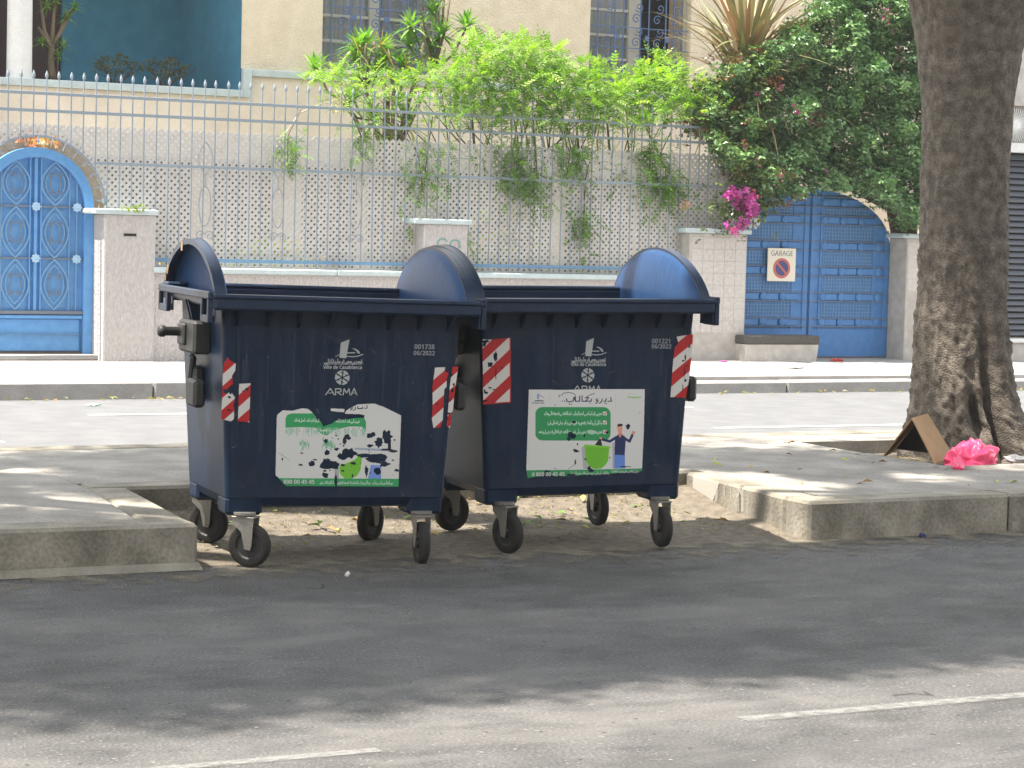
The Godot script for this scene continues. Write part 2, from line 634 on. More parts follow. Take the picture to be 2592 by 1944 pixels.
	M.zinc = surf(lin(0.14, 0.135, 0.12), lin(0.33, 0.315, 0.28), 57, 0.04, 0.15, 0.5, 0.2, 0.0, 0.1, lin(0.16, 0.1, 0.06))
	M.zinc.metallic = 0.35
	M.print_white = mat(lin(0.55, 0.56, 0.58), 0.5)
	M.print_grey = mat(lin(0.25, 0.27, 0.31), 0.5)
	M.bark = surf(lin(0.038, 0.032, 0.026), lin(0.275, 0.24, 0.2), 61, 0.011, 0.075, 0.95, 1.0, 0.8, 0.2, lin(0.04, 0.032, 0.025), Vector3(1.1, 0.85, 1.1), 0.45, 1024)
	M.stem = mat(lin(0.2, 0.155, 0.11), 0.9)
	M.stem_dark = mat(lin(0.11, 0.08, 0.06), 0.9)
	M.card = surf(lin(0.3, 0.19, 0.1), lin(0.4, 0.27, 0.15), 62, 0.015, 0.1, 0.9, 0.6, 0.1, 0.03, lin(0.2, 0.12, 0.06))
	M.card_shade = mat(lin(0.035, 0.03, 0.026), 0.9)  # near-black for the shade under the folded card
	M.bag = mat(lin(0.85, 0.07, 0.2), 0.32)
	M.bag.backlight_enabled = true
	M.bag.backlight = Color(0.5, 0.05, 0.15)
	M.paper = mat(lin(0.7, 0.68, 0.66), 0.8)
	M.slat_grey = mat(lin(0.07, 0.08, 0.1), 0.5)
	M.utility = mat(lin(0.62, 0.6, 0.56), 0.6)
	M.dark_band = surf(lin(0.06, 0.055, 0.05), lin(0.11, 0.1, 0.09), 63, 0.03, 0.1, 0.9, 0.6, 0.2)

	# worn road paint: thinning towards the edges of the line and in patches
	var wim := canvas(1024, 64)
	var wn := noise(66, 0.03, 5).get_image(1024, 64).get_data()
	var wf := noise(67, 0.25, 2).get_image(1024, 64).get_data()
	for y in 64:
		for x in 1024:
			var e := clampf(minf(y, 63 - y) / 17.0, 0.0, 1.0)
			var t := float(wn[y * 1024 + x]) / 255.0
			var g := float(wf[y * 1024 + x]) / 255.0
			var al := clampf((0.3 + 1.1 * (1.0 - t)) * e * (0.55 + 0.6 * g), 0.0, 1.0) * 0.62
			wim.set_pixel(x, y, Color(0.57, 0.57, 0.565, al))
	M.worn_paint = film_mat(wim)
	M.worn_paint.texture_repeat = true


func film_mat(im: Image) -> StandardMaterial3D:
	var m := StandardMaterial3D.new()
	m.albedo_texture = ImageTexture.create_from_image(im)
	m.transparency = BaseMaterial3D.TRANSPARENCY_ALPHA
	m.roughness = 0.9
	m.texture_repeat = false
	return m


func dust_mat() -> StandardMaterial3D:
	var w := 1024
	var h := 256
	var im := canvas(w, h)
	var a := noise(57, 0.012, 5).get_seamless_image(w, h, false, false, 0.2, true).get_data()
	var b := noise(58, 0.2, 2).get_seamless_image(w, h, false, false, 0.2, true).get_data()
	for y in h:
		for x in w:
			var i := y * w + x
			var n := float(a[i]) / 255.0 * 0.75 + float(b[i]) / 255.0 * 0.25
			var k := float(b[i]) / 255.0
			var al := clampf((n - 0.1 - 0.75 * pow(float(y) / h, 0.6)) * 2.2 + 0.35, 0.0, 1.0) * smoothstep(1.0, 0.6, float(y) / h)
			im.set_pixel(x, y, Color(0.36 + 0.16 * k, 0.335 + 0.16 * k, 0.29 + 0.15 * k, al))
	var m := film_mat(im)
	m.texture_repeat = true
	return m


# stains, worn streaks, grit and small marks on the near carriageway
func road_wear_mat() -> StandardMaterial3D:
	var w := 2048
	var h := 640
	var im := canvas(w, h)
	var a := noise(71, 0.004, 4)
	var b := noise(72, 0.02, 3)
	for y in range(0, h, 2):
		for x in range(0, w, 2):
			var n := a.get_noise_2d(x * 0.35, y * 1.6)
			var f := b.get_noise_2d(x * 0.6, y * 2.0)
			var v := n + f * 0.5
			var c := Color(0.62, 0.61, 0.6, clampf((v - 0.08) * 0.4, 0.0, 0.16)) if v > 0.0 else Color(0.12, 0.12, 0.125, clampf((-v - 0.12) * 0.35, 0.0, 0.12))
			im.fill_rect(Rect2i(x, y, 2, 2), c)
	for i in 4200:
		var c := Color(0.7, 0.69, 0.66, rng.randf_range(0.12, 0.42)) if rng.randf() < 0.6 else Color(0.1, 0.1, 0.1, rng.randf_range(0.2, 0.5))
		im.fill_rect(Rect2i(rng.randi() % (w - 4), rng.randi() % (h - 3), rng.randi_range(1, 3), rng.randi_range(1, 2)), c)
	for i in 9:
		var p := Vector2(rng.randf() * w, rng.randf() * h * 0.9)
		var pts := [p]
		for k in 4:
			p += Vector2(rng.randf_range(2, 14), rng.randf_range(-9, 9))
			pts.append(p)
		stroke(im, pts, rng.randf_range(2.0, 4.0), Color(0.12, 0.12, 0.12, rng.randf_range(0.25, 0.55)))
	return film_mat(im)


# ================================================================ ground, road, median, pavement
func ground_prism(called: String, pts: Array, top: float, depth: float, m: Material, parent: Node = self) -> MeshInstance3D:
	var poly := PackedVector2Array()
	for p in pts:
		poly.append(Vector2(p[0], -p[1]))
	var st := st_new()
	var xf := flat_to_ground()
	xf.origin.y = top
	prism(st, poly, depth, xf)
	return part(called, st, m, parent)


func kerb_run(parent: Node, a: Vector2, b: Vector2, width: float, y0: float, y1: float, step: float, inward: Vector2, m: Material) -> void:
	# kerb stones from a to b (x, z), each a piece of its own with a joint between
	var total := a.distance_to(b)
	var d := (b - a) / total
	var x := 0.0
	while x < total - 0.02:
		var l := minf(step * rng.randf_range(0.92, 1.08), total - x)
		if total - x - l < 0.25:
			l = total - x
		var c := a + d * (x + l * 0.5) + inward * width * 0.5
		var bs := Basis(Vector3(d.x, 0, d.y), Vector3.UP, Vector3(-d.y, 0, d.x))
		var st := st_new()
		box(st, Vector3.ZERO, Vector3(l - 0.012, y1 - y0, width), 0.016)
		var tilt := Basis.from_euler(Vector3(rng.randf_range(-0.006, 0.006), 0, rng.randf_range(-0.003, 0.003)))
		put("kerb_stone", done(st), m, parent, Transform3D(bs * tilt, Vector3(c.x, (y0 + y1) * 0.5 + rng.randf_range(-0.004, 0.004), c.y)))
		x += l


func setting() -> void:
	var st := st_new()
	sheet(st, -260, 260, 60, -260, -0.02)
	structure(part("ground", st, M.soil))
	st = st_new()
	sheet(st, -60, 80, 12, -9.72, 0.0)
	structure(part("road", st, M.asphalt))
	st = st_new()
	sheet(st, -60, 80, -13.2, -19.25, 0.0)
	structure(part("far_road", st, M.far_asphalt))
	# ---- median: paved island with the bay for the containers and the pit of the tree
	var me := Node3D.new()
	me.name = "median"
	add_child(me)
	structure(me)
	var zi := -9.89
	ground_prism("paving", [[-30, zi], [3.16, zi], [3.30, -11.10], [3.30, -13.03], [-30, -13.03]], 0.2, 0.2, M.concrete, me)
	ground_prism("paving", [[3.304, -11.33], [6.90, -11.33], [6.90, -13.03], [3.304, -13.03]], 0.2, 0.2, M.concrete, me)
	ground_prism("paving", [[6.904, -11.1], [6.87, zi], [8.42, zi], [8.42, -13.03], [6.904, -13.03]], 0.2, 0.2, M.concrete, me)
	ground_prism("paving", [[8.424, zi], [40, zi], [40, -10.84], [8.424, -10.84]], 0.2, 0.2, M.concrete, me)
	ground_prism("paving", [[8.424, -12.58], [10.18, -12.58], [10.18, -13.03], [8.424, -13.03]], 0.2, 0.2, M.concrete, me)
	ground_prism("paving", [[10.184, -10.844], [40, -10.844], [40, -13.03], [10.184, -13.03]], 0.2, 0.2, M.concrete, me)
	# kerb stones round both islands
	kerb_run(me, Vector2(-12, -9.66), Vector2(3.385, -9.66), 0.224, -0.05, 0.203, 1.55, Vector2(0, -1), M.kerb)
	kerb_run(me, Vector2(6.645, -9.66), Vector2(30, -9.66), 0.224, -0.05, 0.203, 1.35, Vector2(0, -1), M.kerb)
	kerb_run(me, Vector2(3.39, -9.89), Vector2(3.50, -11.1), 0.2, -0.05, 0.2035, 1.25, Vector2(-1, 0), M.kerb)
	kerb_run(me, Vector2(3.31, -11.11), Vector2(6.9, -11.11), 0.214, -0.05, 0.2045, 1.2, Vector2(0, -1), M.kerb)
	kerb_run(me, Vector2(6.66, -9.89), Vector2(6.79, -11.1), 0.2, -0.05, 0.2035, 0.55, Vector2(1, 0), M.kerb)
	kerb_run(me, Vector2(-12, -13.26), Vector2(30, -13.26), 0.224, -0.05, 0.201, 1.4, Vector2(0, 1), M.kerb)
	st = st_new()
	var wear := [[0.4, -9.68, 0, 0], [9.6, -9.68, 1, 0], [9.6, -5.3, 1, 1], [0.4, -9.68, 0, 0], [9.6, -5.3, 1, 1], [0.4, -5.3, 0, 1]]
	for v in wear:
		st.set_uv(Vector2(v[2], v[3]))
		st.add_vertex(Vector3(v[0], 0.0022, v[1]))
	structure(part("road_stains", st, road_wear_mat()))
	# old limewash drips on the right island end, its sunlit far part painted white
	var drips_and_sun := canvas(256, 128)
	for i in 16:
		var x := rng.randf_range(6, 250)
		var l := rng.randf_range(20, 122)
		stroke(drips_and_sun, [Vector2(x, -3), Vector2(x + rng.randf_range(-4, 4), l * 0.5), Vector2(x + rng.randf_range(-7, 7), l)], rng.randf_range(3, 9), Color(0.8, 0.79, 0.76, rng.randf_range(0.15, 0.45)))
	poly_fill(drips_and_sun, [Vector2(0, 0), Vector2(120, 0), Vector2(95, 90), Vector2(60, 128), Vector2(0, 128)], Color(0.8, 0.79, 0.76, 0.6))
	var g0 := Vector3(6.775, 0.19, -11.0)
	var g1 := Vector3(6.697, 0.19, -10.28)
	structure(put("limewash_sunlit", picture_quad(g0, g1, g0 - Vector3(0, 0.15, 0), g1 - Vector3(0, 0.17, 0), 1), film_mat(drips_and_sun), me))
	# narrow concrete edging round the tree pit
	kerb_run(me, Vector2(8.43, -10.85), Vector2(10.17, -10.85), 0.1, 0.0, 0.212, 0.9, Vector2(0, -1), M.concrete)
	kerb_run(me, Vector2(8.43, -10.96), Vector2(8.43, -12.57), 0.1, 0.0, 0.209, 0.8, Vector2(1, 0), M.concrete)
	# old mortar haunch in the gutter below the left kerb
	st = st_new()
	var ga := [Vector3(-12, 0.003, -9.40), Vector3(3.385, 0.003, -9.60), Vector3(3.382, 0.03, -9.657), Vector3(-12, 0.06, -9.657)]
	quad_out(st, ga[0], ga[1], ga[2], ga[3], Vector3(-4, -5, -9.8))
	structure(part("gutter_strip", st, M.kerb))
	# pit soil
	var pit := hill_sheet(8.52, 10.18, -10.95, -12.58, 18, func(x, z): return 0.10 + 0.05 * clampf(1.0 - Vector2(x - 9.35, z + 11.85).length(), 0, 1), 0.02)
	structure(put("pit_soil", pit, M.dirt))
	# the bay floor: compacted dirt that climbs to the kerb behind
	var bay := hill_sheet(3.36, 6.82, -9.70, -11.12, 26, func(x, z): return 0.004 + 0.075 * smoothstep(-10.45, -11.1, z) + 0.05 * smoothstep(6.45, 6.8, x) * smoothstep(-9.7, -10.2, z), 0.012)
	structure(put("bay_floor", bay, M.dirt))
	# dust that thins out over the asphalt below the kerbs
	st = st_new()
	for k in 6:
		var xa := -3.0 + k * 2.6
		for v in [[xa, -9.74, 0.0], [xa + 2.6, -9.74, 0.0], [xa + 2.6, -8.95, 1.0], [xa, -9.74, 0.0], [xa + 2.6, -8.95, 1.0], [xa, -8.95, 1.0]]:
			st.set_uv(Vector2(v[0] / 2.6, v[2]))
			st.add_vertex(Vector3(v[0], 0.0038, v[1]))
	structure(part("dirt_film", st, M.dirt_film))
	# ---- far pavement
	var fp := Node3D.new()
	fp.name = "pavement"
	add_child(fp)
	structure(fp)
	ground_prism("paving", [[-60, -19.45], [80, -19.45], [80, -22.9], [-60, -22.9]], 0.15, 0.2, M.pave, fp)
	kerb_run(fp, Vector2(-4, -19.22), Vector2(11.3, -19.22), 0.226, -0.05, 0.153, 1.7, Vector2(0, -1), M.pave)
	kerb_run(fp, Vector2(11.3, -19.22), Vector2(30, -19.22), 0.226, -0.05, 0.115, 1.7, Vector2(0, -1), M.pave)
	# ---- painted lines
	var lines := [[1.2, 2.70, -6.125, -6.055, 0.0], [3.96, 5.9, -6.13, -6.035, 0.0], [5.24, 10.83, -17.70, -17.60, 0.0], [-2.0, 3.5, -17.70, -17.60, 0.0], [9.83, 16.0, -15.71, -15.62, 0.0], [-2.0, 4.04, -15.64, -15.55, 0.0]]
	for l in lines:
		put("road_marking", worn_line(l[0], l[1], l[2], l[3]), M.worn_paint if l[2] > -10.0 else M.paint).set_meta("kind", "structure")


func worn_line(xa: float, xb: float, za: float, zb: float) -> ArrayMesh:
	var st := st_new()
	for v in [[xa, za], [xb, za], [xb, zb], [xa, za], [xb, zb], [xa, zb]]:
		st.set_uv(Vector2((v[0] - xa) / 2.0 + xa * 0.37, (v[1] - za) / (zb - za)))
		st.add_vertex(Vector3(v[0], 0.004, v[1]))
	return done(st)


func hill_sheet(xa: float, xb: float, za: float, zb: float, n: int, f: Callable, rough: float) -> ArrayMesh:
	var st := st_new(true)
	var nz := noise(77, 3.0, 3)
	var v := func(i: int, j: int):
		var x := lerpf(xa, xb, float(i) / n)
		var z := lerpf(za, zb, float(j) / n)
		var e := minf(minf(i, n - i), minf(j, n - j)) / 3.0
		return Vector3(x, f.call(x, z) + maxf(0.0, nz.get_noise_2d(x, z) + 0.3) * rough * clampf(e, 0.0, 1.0), z)
	for i in n:
		for j in n:
			var a: Vector3 = v.call(i, j)
			quad_out(st, a, v.call(i + 1, j), v.call(i + 1, j + 1), v.call(i, j + 1), a - Vector3(0, 1, 0))
	return done(st)


# ================================================================ street wall, gates, fence, lattice
func pier(called: String, label: String, xa: float, xb: float, zf: float, depth: float, top: float, capx0: float, capx1: float, m: Material, white_edge := 0.0) -> Node3D:
	var t := thing(called, label, "gate pier", Vector3((xa + xb) / 2, 0.1, zf - depth / 2), "piers of the street wall")
	var w := xb - xa
	var st := st_new()
	box(st, Vector3(0, (top - 0.1) / 2, 0), Vector3(w, top - 0.1, depth), 0.008)
	part("shaft", st, m, t)
	st = st_new()
	box(st, Vector3((capx0 + capx1) / 2 - (xa + xb) / 2, top - 0.1 + 0.028, 0), Vector3(capx1 - capx0, 0.056, depth + 0.07), 0.012)
	part("cap", st, M.ledge_blue, t)
	if white_edge > 0.0:
		st = st_new()
		box(st, Vector3(-w / 2 + white_edge / 2 - 0.004, (top - 0.1) / 2 - 0.01, depth / 2 - 0.02), Vector3(white_edge, top - 0.13, 0.05), 0.006)
		part("corner_strip", st, M.tile, t)
	return t


func tile_face(t: Node3D, x0: float, x1: float, ya: float, yb: float, z: float, nx: int, ny: int) -> void:
	# glazed tiles stuck on a pier face, a few lost
	var w := (x1 - x0) / nx
	var h := (yb - ya) / ny
	var mesh := box_mesh(Vector3(w - 0.004, h - 0.004, 0.007), 0.0015)
	for i in nx:
		for j in ny:
			if rng.randf() < 0.06:
				continue
			put("tile", mesh, M.tile, t, Transform3D(Basis.from_euler(Vector3(rng.randf_range(-0.006, 0.006), rng.randf_range(-0.006, 0.006), 0)), Vector3(x0 + w * (i + 0.5), ya + h * (j + 0.5), z - 0.0025 + rng.randf_range(0, 0.0015))))


func boundary() -> void:
	var zw := -22.1
	# piers
	var p1 := pier("gate_pier", "grey textured pier with a letter slot right of the arched blue gate", 6.70, 7.228, zw, 0.42, 1.612, 6.585, 7.245, M.wall_grey, 0.03)
	var st := st_new()
	box(st, Vector3(0.0, 1.312, 0.211), Vector3(0.13, 0.026, 0.006))
	part("letter_slot", st, M.dark_room, p1)
	st = st_new()
	for s in [1.0, -1.0]:
		box(st, Vector3(0.0, 1.312 + s * 0.019, 0.212), Vector3(0.15, 0.008, 0.01), 0.002)
	part("slot_frame", st, M.pier_plain, p1)
	var p2 := pier("gate_pier", "short grey pier with scribbled green graffiti between the two bins", 10.184, 10.70, zw, 0.3, 1.602, 10.06, 10.735, M.wall_grey, 0.02)
	st = st_new()
	for c in [[-0.04, 0.0], [0.11, -0.01]]:
		tube(st, at_z(arc(Vector2(c[0], 1.30 + c[1]), 0.058, 0.05, 0.4, TAU * 0.93, 14), 0.1515), [0.009], 4)
	tube(st, [Vector3(0.14, 1.34, 0.1515), Vector3(0.17, 1.26, 0.1515)], [0.008], 4)
	part("graffiti", st, mat(lin(0.16, 0.32, 0.31), 0.7), p2)
	var p3 := pier("gate_pier", "grubby tiled pier on the left of the blue garage gate", 13.47, 14.236, zw, 0.34, 1.583, 13.4, 14.28, M.pier_plain)
	tile_face(p3, -0.35, 0.37, 0.36, 1.44, 0.172, 5, 8)
	var p4 := pier("gate_pier", "tiled pier on the right of the blue garage gate behind the tree", 16.48, 17.3, zw, 0.36, 1.59, 16.4, 17.35, M.pier_plain)
	tile_face(p4, -0.39, 0.38, 0.72, 1.44, 0.182, 5, 5)
	# low walls with pale blue coping
	for w in [[7.232, 10.18, "low grey wall with pale blue coping behind the left bin"], [10.704, 13.466, "low grey wall with pale blue coping behind the right bin"]]:
		var t := thing("low_wall", w[2], "wall", Vector3((w[0] + w[1]) / 2, 0.1, zw - 0.16), "low walls under the fence")
		var l: float = w[1] - w[0]
		st = st_new()
		box(st, Vector3(0, 0.47, 0), Vector3(l, 0.94, 0.26), 0.004)
		part("wall_body", st, M.wall_grey, t)
		var n := 3
		for i in n:
			st = st_new()
			box(st, Vector3(-l / 2 + l / n * (i + 0.5), 0.968, 0.012), Vector3(l / n - 0.006 + (0.05 if i == 0 else 0.0), 0.056, 0.33), 0.01)
			part("coping_stone", st, M.ledge_blue, t)
	pedestrian_gate(-22.5)
	garage_gate(-22.44)
	fence(-22.25)
	lattice(-22.33)
	# concrete step in front of the left garage leaf
	var gs := thing("garage_step", "low concrete block with dark top in front of the garage gate", "step", Vector3(14.62, 0.15, -21.97))
	st = st_new()
	prism(st, PackedVector2Array([Vector2(-0.5, -0.02), Vector2(0.455, -0.02), Vector2(0.485, 0.19), Vector2(-0.5, 0.19)]), 0.3, Transform3D(Basis(), Vector3(0, 0, 0.1)))
	part("block", st, M.pier_plain, gs)
	st = st_new()
	box(st, Vector3(-0.005, 0.241, -0.045), Vector3(1.0, 0.1, 0.31), 0.012)
	part("top_slab", st, M.dark_band, gs)
	# meter box on the right pier
	for b in [[0.56, 0.9, "cream meter box, the upper one on the right garage pier"], [0.33, 0.545, "cream meter box, the lower one on the right garage pier"]]:
		var u := thing("meter_box", b[2], "box", Vector3(16.76, b[0], zw + 0.002), "meter boxes on the garage pier")
		var h: float = b[1] - b[0]
		st = st_new()
		box(st, Vector3(0, h / 2, 0.03), Vector3(0.16, h, 0.06), 0.006)
		part("housing", st, M.utility, u)
		st = st_new()
		box(st, Vector3(0, h / 2, 0.063), Vector3(0.135, h - 0.03, 0.008), 0.003)
		part("lid", st, M.utility, u)


func vesica(c: Vector2, hw: float, hh: float, n := 10) -> Array:
	var out := []
	for i in n + 1:
		var t := lerpf(-1, 1, float(i) / n)
		out.append(Vector2(c.x + hw * (1.0 - t * t), c.y + hh * t))
	for i in n + 1:
		var t := lerpf(1, -1, float(i) / n)
		out.append(Vector2(c.x - hw * (1.0 - t * t), c.y + hh * t))
	return out


func spiral(c: Vector2, r0: float, r1: float, a0: float, turns: float, n := 14) -> Array:
	var out := []
	for i in n + 1:
		var t := float(i) / n
		var r := lerpf(r0, r1, t)
		out.append(c + Vector2(cos(a0 + turns * TAU * t), sin(a0 + turns * TAU * t)) * r)
	return out


func pedestrian_gate(z: float) -> void:
	var cx := 6.112
	var yb := 0.20
	var t := thing("entrance_gate", "arched bright blue iron gate with ovals and scrolls in the street wall", "gate", Vector3(cx, yb, z))
	var sp := 1.47   # springing above the base
	var r := 0.585
	var ri := 0.49
	# frame
	var outer := [Vector2(-r, 0)] + arc(Vector2(0, sp), r, r, PI, 0, 28) + [Vector2(r, 0)]
	var inner := [Vector2(ri, 0)] + arc(Vector2(0, sp), ri, ri, 0, PI, 28) + [Vector2(-ri, 0)]
	var st := st_new()
	prism(st, PackedVector2Array(outer + inner), 0.09, Transform3D(Basis(), Vector3(0, 0, 0.045)))
	part("frame", st, M.gate_blue, t)
	# sheet steel backing
	st = st_new()
	prism(st, PackedVector2Array([Vector2(-ri + 0.002, 0.03)] + arc(Vector2(0, sp), ri - 0.002, ri - 0.002, PI, 0, 24) + [Vector2(ri - 0.002, 0.03)]), 0.01, Transform3D(Basis(), Vector3(0, 0, -0.02)))
	part("backing_sheet", st, M.gate_blue, t)
	# bottom panel and ledge
	st = st_new()
	box(st, Vector3(0, 0.19, -0.005), Vector3(ri * 2 - 0.05, 0.32, 0.016), 0.004)
	part("kick_panel", st, M.gate_blue, t)
	for y in [0.372, 0.417]:
		st = st_new()
		box(st, Vector3(0, y, 0.012), Vector3(ri * 2 - 0.004, 0.034, 0.05), 0.006)
		part("ledge_rail", st, M.rust_bar if y > 0.4 else M.gate_blue, t)
	st = st_new()
	box(st, Vector3(0, 0.014, 0.01), Vector3(ri * 2 - 0.004, 0.024, 0.03))
	part("rusty_foot", st, mat(lin(0.13, 0.1, 0.09), 0.9), t)
	# middle stile and thin uprights
	for x in [-0.055, 0.0, 0.055]:
		st = st_new()
		var top: float = sp + sqrt(ri * ri - x * x)
		box(st, Vector3(x, (0.44 + top) / 2, 0.005 if x != 0.0 else 0.012), Vector3(0.03 if x == 0.0 else 0.014, top - 0.44, 0.03), 0.003)
		part("stile", st, M.gate_blue, t)
	for x in [-0.42, -0.345, 0.345, 0.42]:
		st = st_new()
		var top: float = sp + sqrt(ri * ri - x * x)
		box(st, Vector3(x, (0.44 + top) / 2, 0.005), Vector3(0.012, top - 0.44, 0.02), 0.002)
		part("upright", st, M.gate_iron, t)
	for y in [0.955, 1.47]:
		st = st_new()
		box(st, Vector3(0, y, 0.004), Vector3(ri * 2 - 0.004, 0.018, 0.022), 0.003)
		part("cross_bar", st, M.rust_bar, t)
	# ovals with a pair of scrolled C shapes in each
	for sx in [-1.0, 1.0]:
		var ox: float = sx * 0.198
		for k in 3:
			var cy: float = [0.695, 1.213, 1.70][k]
			var hh: float = [0.25, 0.252, 0.215][k]
			st = st_new()
			tube(st, at_z(vesica(Vector2(ox, cy), 0.138, hh), 0.016), [0.0085], 5, false)
			part("oval", st, M.gate_iron, t)
			st = st_new()
			tube(st, at_z(vesica(Vector2(ox, cy), 0.098, hh * 0.78), 0.014), [0.006], 5, false)
			part("inner_oval", st, M.gate_iron, t)
			for s in [-1.0, 1.0]:
				st = st_new()
				var top_curl := spiral(Vector2(ox + s * 0.052, cy + 0.085), 0.008, 0.032, 1.2 * PI if s > 0 else -0.2 * PI, 0.9 * s)
				var bow := arc(Vector2(ox - s * 0.005, cy), 0.048, 0.098, PI / 2, PI / 2 + s * PI, 12)
				var low_curl := spiral(Vector2(ox + s * 0.052, cy - 0.085), 0.032, 0.008, 0.75 * PI if s > 0 else 0.25 * PI, 0.9 * s)
				tube(st, at_z(bow, 0.018), [0.006], 4)
				tube(st, at_z(top_curl, 0.018), [0.0055], 4)
				tube(st, at_z(low_curl, 0.018), [0.0055], 4)
				part("scroll", st, M.rust_bar, t)
	for x in [0.0, 0.415, -0.415]:
		for y in [0.955, 1.47]:
			st = st_new()
			var fl := PackedVector2Array()
			for i in 32:
				var a := TAU * i / 32
				var rr := 0.043 + 0.007 * cos(a * 8)
				fl.append(Vector2(cos(a), sin(a)) * rr)
			prism(st, fl, 0.014, Transform3D(Basis(), Vector3(x, y, 0.046)))
			lathe(st, [Vector2(0, 0.014), Vector2(0.012, 0.01), Vector2(0.016, 0)], 10, Transform3D(Basis(Vector3.RIGHT, Vector3(0, 0, 1), Vector3(0, -1, 0)), Vector3(x, y, 0.046)))
			part("rosette", st, M.rosette, t)
	# stone sill
	st = st_new()
	box(st, Vector3(0, -0.02, 0.06), Vector3(1.36, 0.05, 0.36), 0.008)
	part("sill", st, M.pave, t)
	# soffit behind: rounded garden arch in shadow
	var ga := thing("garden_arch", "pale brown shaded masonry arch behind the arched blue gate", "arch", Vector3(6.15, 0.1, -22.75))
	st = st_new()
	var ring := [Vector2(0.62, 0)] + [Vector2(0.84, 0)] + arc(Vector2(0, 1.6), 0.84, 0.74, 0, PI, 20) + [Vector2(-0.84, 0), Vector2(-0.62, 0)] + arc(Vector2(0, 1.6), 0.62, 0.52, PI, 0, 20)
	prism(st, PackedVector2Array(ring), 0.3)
	part("arch_ring", st, surf(lin(0.38, 0.3, 0.22), lin(0.54, 0.45, 0.36), 71, 0.03, 0.12, 0.95, 0.7, 1.0, 0.0, Color.BLACK, Vector3.ONE, 0.4, 256), ga)


